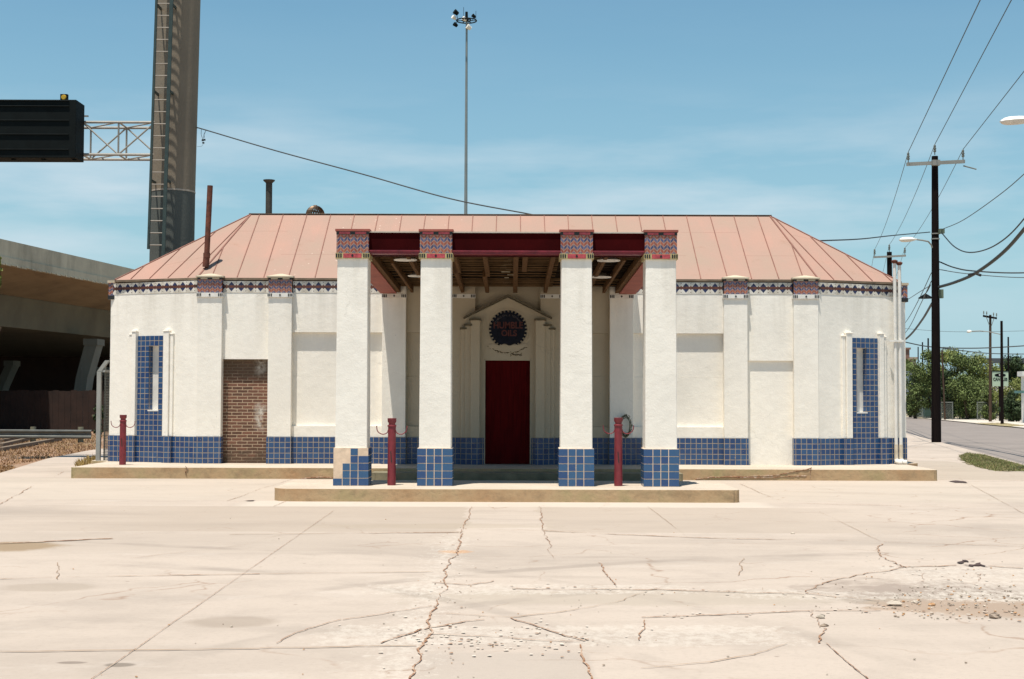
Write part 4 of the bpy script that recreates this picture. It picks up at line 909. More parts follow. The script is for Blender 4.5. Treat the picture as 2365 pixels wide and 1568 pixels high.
# broken slab lips (dark hollow) right
b = MB(); rs = random.Random(8)
for k, pl in enumerate(([(2212, 1301), (2220, 1295), (2228, 1294), (2240, 1298), (2250, 1297), (2236, 1299), (2228, 1299), (2218, 1303)], [(2222, 1304), (2234, 1307), (2250, 1304), (2262, 1300), (2268, 1306), (2279, 1310), (2262, 1308), (2240, 1309)], [(2190, 1112), (2205, 1110), (2226, 1112), (2234, 1116), (2206, 1115)], [(282 + 300, 1158), (560, 1157), (590, 1156)])):
    P = gp(pl); out = []
    for i in range(len(P)):
        for j in range(4): q = P[i].lerp(P[(i + 1) % len(P)], j / 4); out.append((q.x + rs.uniform(-.012, .012), q.y + rs.uniform(-.03, .03), .009))
    b.poly(out)
struct(b.build('slab_hollow', simple('hollow_dark', (.05, .025, .018), .3, 8)))
b = MB()
for pl, wd in (([(1606, 1106), (1640, 1102), (1700, 1101), (1745, 1100), (1790, 1098), (1820, 1092), (1845, 1087), (1868, 1083), (1874, 1080)], .011), ([(1700, 1104), (1780, 1102), (1830, 1100), (1862, 1099)], .009), ([(1872, 1081), (1871, 1092), (1871, 1104)], .007), ([(428, 1077), (434, 1083), (428, 1090), (431, 1097)], .008), ([(695, 1105), (740, 1102), (800, 1103), (850, 1104)], .012)):
    Yk = 27.245; pts = []
    P = [at(x, y, Yk) for x, y in pl]
    for i in range(len(P) - 1):
        for j in range(5): q = P[i].lerp(P[i + 1], j / 5); pts.append((q.x, Yk, q.z + rs.uniform(-.007, .007)))
    pts.append(tuple(P[-1])); b.tube(pts, [wd * rs.uniform(.4, 1.3) for _ in pts], 5)
struct(b.build('kerb_cracks', M_crack))
# ------------------------------------------------------------------ hitching posts with hooks
def make_post(loc, hgt, label):
    t = thing('chain_post', loc, label, 'post', 'maroon steel posts with double hooks')
    x, y, z = loc
    b = MB(); b.cyl((x, y, z - .005), (x, y, z + hgt - .13), .066, .062, n=20); b.lathe((x, y, z + hgt - .13), [(.070, 0), (.070, .02), (.052, .03), (.052, .055), (.068, .075), (.070, .13), (.0, .131)], 20)
    b.build('post_body', M_post, t, smooth=True)
    for s in (-1, 1):
        pts = []
        for k in range(11):
            a = math.pi * k / 10; pts.append((x + s * (.06 + .0875 - .0875 * math.cos(a)) * 1.0, y - .01, z + hgt - .19 - .075 * math.sin(a) + (.03 * k / 10)))
        pts.append((pts[-1][0] + s * .004, y - .01, pts[-1][2] + .04)); pts.insert(0, (x + s * .05, y - .01, z + hgt - .17))
        MB().tube(pts, .0075, 8).build('hook', M_post, t, smooth=True)
    MB().hexa([(x - .006, y - .068, z + .37), (x + .010, y - .068, z + .35), (x + .010, y - .05, z + .35), (x - .006, y - .05, z + .37), (x - .018, y - .068, z + .53), (x - .004, y - .068, z + .53), (x - .004, y - .05, z + .53), (x - .018, y - .05, z + .53)]).build('slot', M_black, t)
    return t
make_post((at(904, 1120, 22.28).x, 22.28, .19), 1.045, "maroon steel hook post between the two left canopy pillars")
make_post((at(1427.5, 1118, 22.28).x, 22.28, .19), 1.065, "maroon steel hook post between the two right canopy pillars")
make_post((at(283, 1075, 28.3).x, 28.3, ZB), .99, "maroon steel hook post in front of the left end wall of the station")
# vine coil on the pilaster behind the right post
vt = MB(); q0 = at(1444, 983, 28.9); rs = random.Random(9)
for k in range(9):
    r1_, r2_ = rs.uniform(.08, .13), rs.uniform(.16, .24); ph = rs.random() * 6
    vt.tube([(q0.x + r1_ * math.cos(a / 12 * math.pi * 1.5 + ph), 28.88 + rs.uniform(-.03, .03), q0.z + r2_ * math.sin(a / 12 * math.pi * 1.5 + ph)) for a in range(13)], .006, 5)
for k in range(160):
    a = rs.random() * 6.28; c_ = Vector((q0.x + .12 * math.cos(a) * rs.uniform(.7, 1.2), 28.87 + rs.uniform(-.04, .04), q0.z + .22 * math.sin(a) * rs.uniform(.8, 1.1))); s_ = rs.uniform(.012, .025)
    d1 = Vector((rs.uniform(-1, 1), rs.uniform(-1, 1), rs.uniform(-1, 1))) * s_; d2 = Vector((rs.uniform(-1, 1), rs.uniform(-1, 1), rs.uniform(-1, 1))) * s_; vt.poly([c_ - d1, c_ + d2, c_ + d1])
tag(vt.build('wire_coil', simple('olive_wire', (.09, .10, .05), .4, 20), off=(q0.x, 28.9, q0.z)), "tangled olive vine wreath hanging on the wall behind the right hook post", 'wreath')

# ------------------------------------------------------------------ side gate at the left of the building
gt = thing('fence_panel', (-8.72, 30.2, ZB), "grey steel chain-link panel with bent top post at the left end of the building", 'fence')
b = MB(); b.box(-8.79, -8.70, 30.12, 30.21, .1, 2.10); b.build('fence_post', M_steel, gt, .005)
b = MB(); b.hexa([(-8.79, 30.12, 2.09), (-8.70, 30.12, 2.09), (-8.70, 30.21, 2.09), (-8.79, 30.21, 2.09), (-8.62, 30.12, 2.33), (-8.53, 30.12, 2.33), (-8.53, 30.21, 2.33), (-8.62, 30.21, 2.33)]); b.box(-8.70, -8.62, 30.13, 32.5, 2.08, 2.13); b.build('top_rail', M_steel, gt)
b = MB()
for k in range(34): b.cyl((-8.66, 30.22, .15 + k * .058), (-8.66, 32.4, .15 + k * .058), .004, n=4)
for k in range(40): b.cyl((-8.66, 30.24 + k * .055, .12), (-8.66, 30.24 + k * .055, 2.1), .004, n=4)
b.cyl((-8.655, 30.30, .1), (-8.655, 30.30, 2.2), .014, n=8)
b.build('mesh', M_gray, gt)

# ------------------------------------------------------------------ overhead sign gantry (steel monopole, ladder, truss, message sign)
GY = 36.3; gx = -8.69; r_p = .555
gan = thing('sign_gantry', (gx, GY, 0), "tall steel pole with ladder and truss arm holding a black highway message sign", 'sign gantry')
b = MB(); b.cyl((gx - .015, GY, 6.82), (gx + .11, GY, 14.6), r_p, r_p * .985, n=48, m=0, caps=False); b.cyl((gx - .06, GY, -.1), (gx - .015, GY, 6.80), r_p * 1.02, r_p, n=48, m=1); b.cyl((gx - .015, GY, 6.79), (gx - .015, GY, 6.83), r_p * 1.012, n=48, m=2)
b.build('pole', [M_pole_up, M_pole_lo, simple('weld_ring', (.38, .33, .27), .3, 9)], gan, smooth=True)
ly = GY - r_p - .33; b = MB(); lean = .019
def lxx(base, z): return base + lean * (z - 7.85)
M_ladder = simple('dark_green_ladder_paint', (.03, .05, .045), .25, 6, .5); M_rung = simple('grey_rung_paint', (.26, .23, .19), .2, 6, .6)
for base, z0, wd in ((-9.045, 5.25, .028), (-8.665, 4.6, .042)):
    x0, x1 = lxx(base, z0), lxx(base, 14.6); b.hexa([(x0 - wd, ly - .03, z0), (x0 + wd, ly - .03, z0), (x0 + wd, ly + .03, z0), (x0 - wd, ly + .03, z0), (x1 - wd, ly - .03, 14.6), (x1 + wd, ly - .03, 14.6), (x1 + wd, ly + .03, 14.6), (x1 - wd, ly + .03, 14.6)], 0)
z = 5.35
while z < 14.4: b.cyl((lxx(-9.045, z), ly, z), (lxx(-8.665, z), ly, z), .015, n=8, m=1); z += .305
for z in (6.95, 9.2, 11.4, 13.6):
    b.box(lxx(-9.055, z), lxx(-9.015, z), ly, ly + .66, z, z + .06, 0); b.box(lxx(-8.655, z), lxx(-8.615, z), ly, ly + .36, z, z + .06, 0)
b.build('ladder', [M_ladder, M_rung], gan)
TY = GY + .1
zt, zb_ = at(300, 289, TY).z, at(300, 363, TY).z; x_l, x_r = at(-60, 300, TY).x, gx - .4
b = MB(); dp = .75
for yy, zz in ((-dp / 2, zt), (dp / 2, zt), (-dp / 2, zb_), (dp / 2, zb_)): b.cyl((x_l, TY + yy, zz), (x_r, TY + yy, zz), .036, n=8)
nb = 9; xs_ = [x_r - .03 - k * .93 for k in range(nb)]
for k, xx in enumerate(xs_):
    for yy in (-dp / 2, dp / 2): b.cyl((xx, TY + yy, zb_), (xx, TY + yy, zt), .025, n=6)
    for zz in (zb_, zt): b.cyl((xx, TY - dp / 2, zz), (xx, TY + dp / 2, zz), .022, n=6)
    if k < nb - 1:
        x2 = xs_[k + 1]; up_ = k % 2
        b.cyl((xx, TY - dp / 2, zb_ if up_ else zt), (x2, TY - dp / 2, zt if up_ else zb_), .022, n=6); b.cyl((xx, TY + dp / 2, zt if up_ else zb_), (x2, TY + dp / 2, zb_ if up_ else zt), .022, n=6)
        b.cyl((xx, TY - dp / 2, zt), (x2, TY + dp / 2, zt), .018, n=6); b.cyl((xx, TY - dp / 2, zb_), (x2, TY + dp / 2, zb_), .018, n=6)
b.build('truss', M_steel_l, gan, smooth=True)
SY = TY - .75
s0, s1 = at(186, 237, SY), at(186, 370, SY); sxl = at(-70, 300, SY).x; sxr = s0.x; zt_, zb2_ = s0.z, s1.z
b = MB(); b.box(sxl, sxr, SY - .35, SY + .35, zb2_, zt_)
for f in (.115, .36, .60, .86): zz = zt_ + (zb2_ - zt_) * f; b.box(sxl, sxr - .17, SY - .38, SY - .35, zz - .012, zz + .012)
b.box(sxl, sxr - .17, SY - .375, SY - .35, zt_ - .04, zt_ - .02)
for px in (37, 106, 176): q = at(px, 372, SY); b.box(q.x - .05, q.x + .05, SY - .2, SY - .1, zb2_ - .035, zb2_)
sg = b.build('message_sign', M_dark, gan, .02)
bc = at(148.5, 226, SY); b = MB(); b.box(bc.x - .088, bc.x + .088, SY - .05, SY + .06, bc.z - .09, bc.z + .085, 0); b.lathe((bc.x, SY, bc.z), [(.0, 0)], 3) if False else None
b.cyl((bc.x, SY - .05, bc.z), (bc.x, SY - .075, bc.z), .068, .055, n=20, m=1); b.box(bc.x - .02, bc.x + .02, SY - .02, SY + .02, zt_, bc.z - .08, 0)
b.build('beacon', [M_dark, simple('amber_lens', (.55, .33, .02), .1, 10, .3)], sg)
q = at(187, 268.5, TY); MB().box(q.x - .1, q.x + .19, TY - .03, TY + .03, q.z - .015, q.z + .02).build('bracket', M_steel_l, sg)

def wire(name, pts, r, mat, label, cat='cable', n=5, sub=10, sag=0.0, group=None, extra=None):
    P = [Vector(p) for p in pts]; out = []
    for i in range(len(P) - 1):   # catmull-rom
        p0 = P[i - 1] if i else P[i] * 2 - P[i + 1]; p1 = P[i]; p2 = P[i + 1]; p3 = P[i + 2] if i + 2 < len(P) else P[i + 1] * 2 - P[i]
        for k in range(sub):
            t = k / sub; v = .5 * ((2 * p1) + (p2 - p0) * t + (2 * p0 - 5 * p1 + 4 * p2 - p3) * t * t + (3 * p1 - p0 - 3 * p2 + p3) * t ** 3)
            if len(P) == 2: v.z -= sag * 4 * t * (1 - t)
            out.append(v)
    out.append(P[-1]); b = MB(); b.tube(out, r, n)
    if extra: extra(b)
    L = out[len(out) // 2]; return tag(b.build(name, mat, off=L), label, cat, group)
pA = at(455, 295, 36.3)
def loops(b):
    for (x1, y1, x2, y2, bx) in ((492, 320, 497, 349, 0), (506, 320, 493, 348, 0), (505, 320, 499, 344, 0)):
        pass
    for ax, ay, cx_, cy_ in ((465, 298, 468, 322), (476, 300, 470, 320), (474, 305, 472, 318)):
        b.tube([at(ax, ay, 36), at((ax + cx_) / 2 - 2, (ay + cy_) / 2, 36), at(cx_, cy_, 36)], .006, 5)
    for cx_, cy_ in ((468, 324), (472, 323), (469.5, 330)): c_ = at(cx_, cy_, 36); b.cyl(c_ - Vector((0, 0, .02)), c_ + Vector((0, 0, .02)), .028, n=8)
    b.tube([at(469, 333, 36), at(466, 338, 36), at(455, 339, 36)], .004, 4)
wire('service_cable', [pA, at(474, 300, 36.1), at(640, 349, 35.4), at(840, 403, 34.5), at(1040, 459, 33.6), at(1225, 495, 32.6), at(1260, 504, 32.2)], .016, M_wire, "black service cable sagging from the ladder pole down to the roof ridge", extra=loops)

# ------------------------------------------------------------------ high mast light
HY = 143; hx = at(1075, 500, HY).x; hz_ = at(1075, 48, HY).z
hm = thing('high_mast_light', (hx, HY, 0), "tall thin galvanised floodlight mast rising behind the roof ridge", 'light mast')
MB().cyl((hx, HY, -.1), (hx + .02, HY, hz_ + .6), .24, .10, n=16).build('mast', simple('mast_galvanised', (.24, .26, .25), .1, 1, .5, .4), hm, smooth=True)
b = MB(); Rr = 1.02
for rr, zz in ((Rr, 0), (Rr * .45, .05)): b.tube([(hx + rr * math.cos(2 * math.pi * k / 28), HY + rr * math.sin(2 * math.pi * k / 28), hz_ + zz) for k in range(29)], .06, 6)
for k in range(6): a = k * math.pi / 3; b.cyl((hx, HY, hz_), (hx + Rr * math.cos(a), HY + Rr * math.sin(a), hz_), .035, n=6)
b.cyl((hx - .0, HY, hz_ - .1), (hx, HY, hz_ + .9), .16, .13, n=12); b.cyl((hx - .3, HY, hz_), (hx - .3, HY, hz_ + 1.4), .02, n=4); b.cyl((hx + .95, HY, hz_), (hx + .95, HY, hz_ + 1.0), .02, n=4)
b.build('lamp_ring', M_dark, hm)
for dx, dz, s_, nm in ((-1.05, .75, .36, 0), (-1.25, .25, .30, 1), (-1.1, -.5, .30, 0), (.25, -.75, .36, 1), (.75, .38, .26, 0), (-.2, .1, .3, 1)):
    b = MB(); c_ = Vector((hx + dx, HY - .3, hz_ + dz)); b.cyl(c_ + Vector((-s_ * .5, -.1, s_ * .3)), c_ + Vector((s_ * .5, .1, -s_ * .35)), s_ * .75, s_ * .55, n=10, m=nm); b.cyl(c_, (hx + dx * .8, HY, hz_), .03, n=5, m=0)
    b.build('floodlight', [M_dark, M_white], hm)

# ------------------------------------------------------------------ elevated highway, left
hw_ = thing('highway_overpass', (-24, 70, 0), "long weathered concrete highway overpass behind the left end of the station", 'overpass')
ea = Vector((-22.5, 62.5)); dv_ = Vector((.133, 1)).normalized(); nv = Vector((-dv_.y, dv_.x))   # nv points left
def hp(t, off): p = ea + dv_ * t + nv * off; return (p.x, p.y)
def beam(mb, prof, t0, t1, m=0):   # prof: (offset left, z) closed
    n = len(prof); k = max(1, int((t1 - t0) / 12)); rings = []
    vs = [];
    for i in range(k + 1):
        t = t0 + (t1 - t0) * i / k
        for o, z in prof: x, y = hp(t, o); vs.append((x, y, z))
    fs = []
    for i in range(k):
        for j in range(n): fs.append((i * n + j, i * n + (j + 1) % n, (i + 1) * n + (j + 1) % n, (i + 1) * n + j))
    fs += [tuple(range(n - 1, -1, -1)), tuple(k * n + j for j in range(n))]
    mb.mesh(vs, fs, m)
T0, T1 = -75, 90
b = MB(); beam(b, [(0, 7.75), (.0, 8.5), (.25, 8.5), (.30, 7.75)], T0, T1); beam(b, [(-.05, 7.42), (-.05, 7.74), (.35, 7.74), (.35, 7.42)], T0, T1)
b.build('parapet', M_bridge, hw_)
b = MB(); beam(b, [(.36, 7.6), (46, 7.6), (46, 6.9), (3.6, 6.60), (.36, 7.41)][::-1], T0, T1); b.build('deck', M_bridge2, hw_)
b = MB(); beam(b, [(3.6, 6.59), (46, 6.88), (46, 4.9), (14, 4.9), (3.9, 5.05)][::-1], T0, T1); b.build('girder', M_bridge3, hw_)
rs = random.Random(2)
b = MB()   # drip stained lower lip
for k in range(150): x, y = hp(-20 + k * .5, -.055); b.box(x - .02, x + .02, y - .26, y + .26, 7.41 - rs.uniform(0, .05), 7.44)
b.build('lip_stalactites', M_bridge, hw_)
M_pier = bridgem('shade_toned_pier_concrete', (.17, .18, .155), .2)  # pier concrete toned down for the deep shade under the overpass
def pier(pxb, pxt, pyt, Y, wpx, lab):
    zt = at(pxt, pyt, Y).z; q0_ = at(pxb, 900, Y); q1_ = at(pxt, pyt, Y); w_ = wpx / FPX * Y
    sh = (q1_.x - q0_.x) / (q1_.z - q0_.z); xb = q0_.x - sh * q0_.z
    b = MB(); xt = q1_.x + sh * 0
    xm = xb + (xt - xb) * .45
    for (xa, za, wa), (xe, ze, we) in (((xb, -.1, w_), (xm, zt * .6, w_)), ((xm, zt * .6, w_), (xt, zt, w_ * 1.05))):
        b.hexa([(xa - wa / 2, Y, za), (xa + wa / 2, Y, za), (xa + wa / 2, Y + 1.2, za), (xa - wa / 2, Y + 1.2, za), (xe - we / 2, Y, ze), (xe + we / 2, Y, ze), (xe + we / 2, Y + 1.2, ze), (xe - we / 2, Y + 1.2, ze)])
    b.box(xt - w_ * .6, xt + w_ * .62, Y - .08, Y + 1.3, zt, zt + .35)
    b.box(xm - .05, xm + .02, Y - .012, Y + .02, .3, zt * .75, 1)
    return b.build('pier', [M_pier, M_gray], hw_)
pier(188, 209, 797, 78, 27, '')
pier(2, 20, 845, 92, 18, '')
# added backdrop wall, blocks the sky so the view beneath the decks stays dark
tag(MB().box(-75, -12, 118, 119, -.1, 6.5).build('backdrop_wall', M_under, off=(-40, 118, 0)), "added dark backdrop wall blocking the sky under the overpass", 'wall')
q = at(234, 857, 88); tag(MB().box(q.x - .7, q.x + .8, 88, 89, q.z - .25, q.z + .25).box(q.x + .5, q.x + .8, 88.1, 88.9, -.1, q.z - .25).build('concrete_barrier', M_pier, off=(q.x, 88, 0)), "pale concrete beam end seen under the overpass beside the station corner", 'concrete beam')
fn = thing('board_fence', (-20, 66, 0), "dark rusty board fence standing in the shade under the overpass", 'fence')
b = MB(); x = at(-60, 950, 66).x; xe = at(262, 950, 66).x; rs = random.Random(4)
while x < xe: wd = .28; b.box(x, x + wd - .01, 66 + rs.uniform(0, .02), 66.04, -.1, 1.85 + rs.uniform(-.03, .03)); x += wd
b.build('boards', simple('dark_rusty_boards', (.028, .013, .008), .45, 1.5, .9), fn)  # rusty boards, colour darkened further to look evenly shaded
b = MB(); b.box(at(-60, 950, 66).x, xe, 66.05, 66.12, .4, .5); b.box(at(-60, 950, 66).x, xe, 66.05, 66.12, 1.5, 1.6); b.build('rail', M_poleB, fn)
# guard rail
GRY = 50.0; gr = thing('guard_rail', (at(100, 1020, GRY).x, GRY, 0), "grey steel guard rail with wooden posts left of the station", 'guard rail')
x0 = at(-70, 1000, GRY).x; x1 = at(212, 1000, GRY).x; ztp = at(100, 992.5, GRY).z
prof = [(-.02, .0), (-.09, -.02), (-.09, -.06), (-.02, -.12), (-.02, -.17), (-.09, -.22), (-.09, -.27), (-.02, -.31)]
b = MB()
for (ya, za), (yb, zb__) in zip(prof, prof[1:]):
    b.poly([(x0, GRY + ya, ztp + .01 + za), (x0, GRY + yb, ztp + .01 + zb__), (x1, GRY + yb, ztp + zb__), (x1, GRY + ya, ztp + za)])
b.poly([(x0, GRY - .02, ztp + .012), (x1, GRY - .02, ztp + .002), (x1, GRY + .03, ztp + .002), (x0, GRY + .03, ztp + .012)])
b.build('rail', simple('weathered_rail_steel', (.15, .155, .14), .2, 3, .6, .3), gr)
for px, ex in ((74, .10), (184, .10), (-40, .1)):
    q = at(px, 1000, GRY); MB().cyl((q.x, GRY + .12, -.08), (q.x, GRY + .12, ztp + ex), .10, n=12).build('rail_post', simple('grey_weathered_timber', (.19, .18, .12), .3, 5), gr)
# timbers on the dirt
for k, (a, c, lab) in enumerate((((0, 1032), (95, 1010), "longest weathered timber lying on the dirt below the guard rail"), ((0, 1042), (138, 1017), "weathered timber nearest the concrete below the guard rail"), ((0, 1022), (70, 1012), "short dark timber close under the guard rail"))):
    p, q = G(*a, -.04), G(*c, -.04); b = MB(); d = (q - p).normalized(); u = Vector((-d.y, d.x, 0)) * .09; hh = Vector((0, 0, .11))
    b.hexa([p - u, q - u, q + u, p + u, p - u + hh, q - u + hh, q + u + hh, p + u + hh]); tag(b.build('timber', woodm('old_tie_wood%d' % k, (.10, .075, .055), (.25, .20, .15), (1, 6, 6)), off=p), lab, 'timber', 'old timbers on the dirt')

# ------------------------------------------------------------------ grass and weeds
def blades(name, polys, mats, label, cat, kind, hmin, hmax, wd=.012, lean=.5):
    rs = random.Random(len(label)); b = MB()
    for (pts, n_, m) in polys:
        xs = [p[0] for p in pts]; ys = [p[1] for p in pts]; c_ = 0; tries = 0
        while c_ < n_ and tries < n_ * 12:
            tries += 1; x = rs.uniform(min(xs), max(xs)); y = rs.uniform(min(ys), max(ys)); ins = False; j = len(pts) - 1
            for i in range(len(pts)):
                xi, yi = pts[i][0], pts[i][1]; xj, yj = pts[j][0], pts[j][1]
                if (yi > y) != (yj > y) and x < (xj - xi) * (y - yi) / (yj - yi) + xi: ins = not ins
                j = i
            if not ins: continue
            h = rs.uniform(hmin, hmax); a = rs.random() * 6.28; u = Vector((math.cos(a), math.sin(a), 0)) * wd * rs.uniform(.6, 1.6); l = Vector((rs.gauss(0, lean), rs.gauss(0, lean), 1)).normalized() * h
            p = Vector((x, y, -.05 if 'dry' in name or 'weed' in name else 0.0)); b.poly([p - u, p + u, p + l], m); c_ += 1
    return tag(b.build(name, mats), label, cat, kind=kind)
dg = [G(-20, 1075), G(108, 1058), G(199, 1040), G(232, 1034), G(235, 1002), G(120, 1003), G(-20, 1012)]
blades('dry_grass', [([(p.x, p.y) for p in dg], 7500, 0), ([(-14, 44), (-9.2, 44), (-9.2, 60), (-22, 60)], 2200, 1), ([(p.x, p.y) for p in (G(-10, 1092), G(35, 1078), G(30, 1072), G(-10, 1072))], 420, 0)], [M_dry, M_straw], 'orange dry grass over the dirt left of the station', 'grass', 'stuff', .03, .11, .012, .8)
wp = gp([(170, 1083), (226, 1073), (226, 1040), (170, 1060)])
blades('weed_patch', [([(p.x, p.y) for p in gp([(172, 1082), (224, 1068), (228, 1052), (180, 1066)])], 700, 0)], [leafm('weedy_olive', (.22, .15, .05))], 'low olive weeds at the left corner of the sidewalk', 'weeds', 'stuff', .05, .2, .02, .6)
blades('verge_grass', [([(x, y) for x, y in vg], 8500, 0), ([(x, y) for x, y in vg], 3500, 1), ([(far(96), 96), (far(96) + 2.2, 97.3), (far(86) + 1.5, 87), (far(86), 85)], 800, 1)], [M_grassg, M_straw], 'short green and straw grass on the verge between sidewalk and road', 'grass', 'stuff', .02, .07, .006, .8)
# dry tufts in joints
tf = []
for pl in ([(0, 1252), (0, 1262), (60, 1258), (240, 1247), (235, 1243), (90, 1246)], [(1040, 1270), (1062, 1268), (1064, 1276), (1045, 1279)], [(945, 1545), (965, 1530), (975, 1560), (950, 1568)], [(1335, 1530), (1350, 1500), (1360, 1560), (1345, 1566)], [(1700, 1160), (1730, 1160), (1730, 1164)], [(2230, 1436), (2364, 1432), (2364, 1450), (2280, 1446)], [(2150, 1400), (2300, 1408), (2310, 1425), (2190, 1418)]):
    tf.append(([(p.x, p.y) for p in gp(pl)], 130, 0))
tf.append(([(p.x, p.y) for p in gp([(1005, 1464), (1040, 1462), (1042, 1470), (1010, 1472)])], 90, 1)); tf.append(([(p.x, p.y) for p in gp([(1925, 1344), (1945, 1342), (1945, 1348)])], 40, 1)); tf.append(([(p.x, p.y) for p in gp([(2155, 1374), (2175, 1372), (2175, 1380)])], 40, 1))
blades('crack_weeds', tf, [M_dry, M_grassg], 'tiny dry tufts growing out of the pavement joints', 'weeds', 'stuff', .01, .05, .006, .9)

# ------------------------------------------------------------------ utility poles on the right
def insul(b, p, s=1.0, m=0):
    b.lathe(p, [(.02 * s, 0), (.02 * s, .10 * s), (.055 * s, .12 * s), (.06 * s, .17 * s), (.03 * s, .19 * s), (.06 * s, .22 * s), (.06 * s, .27 * s), (.03 * s, .29 * s), (.05 * s, .32 * s), (.045 * s, .37 * s), (.02 * s, .40 * s)], 8, m)
def pole(name, base, top, r0, r1, mat, label, group='wooden utility poles'):
    t = thing(name, base, label, 'utility pole', group)
    MB().cyl((base[0], base[1], base[2] - .1), top, r0, r1, n=14).build('pole_shaft', mat, t, smooth=True); return t
PY = 52.0; ab = at(2161.5, 1018, PY); atp = at(2158, 361, PY)
A = pole('utility_pole', (ab.x, PY, 0), (atp.x, PY, atp.z), .175, .115, M_poleW, "tall dark utility pole with pale crossarm beside the sidewalk, nearest of the poles")
al, ar = at(2093, 379.5, PY - .2), at(2227, 373, PY - .2)
b = MB(); d = (ar - al); b.hexa([al + Vector((0, -.05, -.06)), ar + Vector((0, -.05, -.06)), ar + Vector((0, .05, -.06)), al + Vector((0, .05, -.06)), al + Vector((0, -.05, .06)), ar + Vector((0, -.05, .06)), ar + Vector((0, .05, .06)), al + Vector((0, .05, .06))]); cc = (al + ar) / 2; b.box(cc.x - .14, cc.x + .14, PY - .3, PY - .13, cc.z - .10, cc.z + .10)
b.build('crossarm', M_steel_l, A)
iA = [al + Vector((.06, 0, .06)), Vector((atp.x, PY, atp.z + .05)), ar - Vector((.06, 0, -.06))]
for p in iA: b = MB(); insul(b, tuple(p), .95); b.build('insulator', M_gray, A)
q = at(2224, 383, PY - .2); b = MB(); b.cyl(q, at(2254, 391, PY - .2), .025, n=6); b.build('cutout_arm', M_gray, A)
# street light on that pole
l0, l1 = at(2076, 554, PY - .3), at(2115, 553, PY - .3)
def lamp(parent, a, c, r, armpts, rarm, mat_l=None):
    b = MB(); N = 10; pts = [a.lerp(c, k / N) for k in range(N + 1)]; rr = [r * f for f in (.25, .75, .95, 1, 1, 1, .95, .85, .7, .5, .3)]
    n = 10; vs = []
    ax = (c - a).normalized(); sd2 = Vector((-ax.y, ax.x, 0))
    for p, q in zip(pts, rr):
        for j in range(n): t = 2 * math.pi * j / n; vs.append(p + sd2 * q * 1.25 * math.cos(t) + Vector((0, 0, 1)) * q * (.62 if math.sin(t) > 0 else .55) * math.sin(t))
    fs = [(i * n + j, i * n + (j + 1) % n, (i + 1) * n + (j + 1) % n, (i + 1) * n + j) for i in range(N) for j in range(n)] + [tuple(range(n - 1, -1, -1)), tuple(N * n + j for j in range(n))]
    b.mesh(vs, fs); b.build('lamp_head', mat_l or M_white, parent, smooth=True)
    MB().tube(armpts, rarm, 8).build('lamp_arm', M_steel, parent, smooth=True)
lamp(A, l0, l1, .155, [l1, at(2130, 555, PY - .2), at(2143, 558, PY - .15), at(2150, 566, PY - .1), at(2152, 572, PY - .05)], .03)
b = MB()
for py in (540, 552): q = at(2159.5, py, PY); b.cyl(q - Vector((0, 0, .02)), q + Vector((0, 0, .02)), .155, n=14)
b.build('pole_band', M_steel_l, A)
q = at(2174, 535, PY - .2); jb = simple('green_grey_box', (.12, .15, .10), .3, 5); b = MB(); b.box(q.x - .1, q.x + .08, PY - .3, PY - .1, q.z - .07, q.z + .1); b.build('junction_box', jb, A); b = MB(); q2 = at(2176, 676, PY - .2); b.box(q2.x - .12, q2.x + .02, PY - .25, PY - .1, q2.z - .2, q2.z + .12); b.build('junction_box', jb, A)
hl = at(2136.5, 688, PY + 6); hd = thing('hanging_lamp', (hl.x, hl.y, hl.z), "small black hooded lamp hanging beside the near utility pole", 'lamp')
MB().lathe(tuple(hl), [(.30, -.02), (.28, .02), (.12, .12), (.05, .16), (.01, .2)], 14).build('lamp_shade', M_dark, hd, smooth=True)
MB().tube([hl + Vector((0, 0, .18)), at(2141, 672, PY + 5), at(2148, 658, PY + .2)], .02, 5).build('lamp_arm', M_dark, hd)
# second pole
BY = 93.0; bt = at(2053, 582, BY)
B = pole('utility_pole', (bt.x + .05, BY, 0), (bt.x, BY, bt.z), .2, .16, M_poleW, "second tall pole with pale crossarm, rising behind the right corner of the station")
bl, br = at(2017, 594, BY - .2), at(2091, 590.5, BY - .2)
b = MB(); b.hexa([bl + Vector((0, -.05, -.06)), br + Vector((0, -.05, -.06)), br + Vector((0, .05, -.06)), bl + Vector((0, .05, -.06)), bl + Vector((0, -.05, .06)), br + Vector((0, -.05, .06)), br + Vector((0, .05, .06)), bl + Vector((0, .05, .06))]); b.build('crossarm', M_steel_l, B)
iB = [bl + Vector((.06, 0, .06)), Vector((bt.x, BY, bt.z + .02)), br + Vector((-.06, 0, .06))]
for p in iB: b = MB(); insul(b, tuple(p), 1.2); b.build('insulator', M_gray, B)
# primary wires
names3 = ["left", "middle", "right"]
tops = [(2263, 0), (2335, 0), (2364, 165)]
zs = []
for k in range(3):
    a = iA[k] + Vector((0, 0, .38)); c_ = iB[k] + Vector((0, 0, .45)); sl = .197 if k < 2 else .186
    hi = at(*tops[k], {0: 31.9, 1: 33.7, 2: 39.4}[k]); d = (hi - a) / (a.y - hi.y)
    e = a + (hi - a) * 1.9
    wire('power_line', [e, hi, a], .013, M_wiret, "thin power line climbing off the picture from the near pole's %s insulator" % names3[k], group='power lines along the street')
    wire('power_line', [a, c_], .012, M_wiret, "thin power line linking the %s insulators of the near and second poles" % names3[k], sag=.35, sub=16, group='power lines along the street')
    c2 = c_ + Vector((10.2, 45, -1.5)); wire('power_line', [c_, c2], .012, M_wiret, "thin power line running far off from the second pole's %s insulator" % names3[k], sag=.35, sub=12, group='power lines along the street')
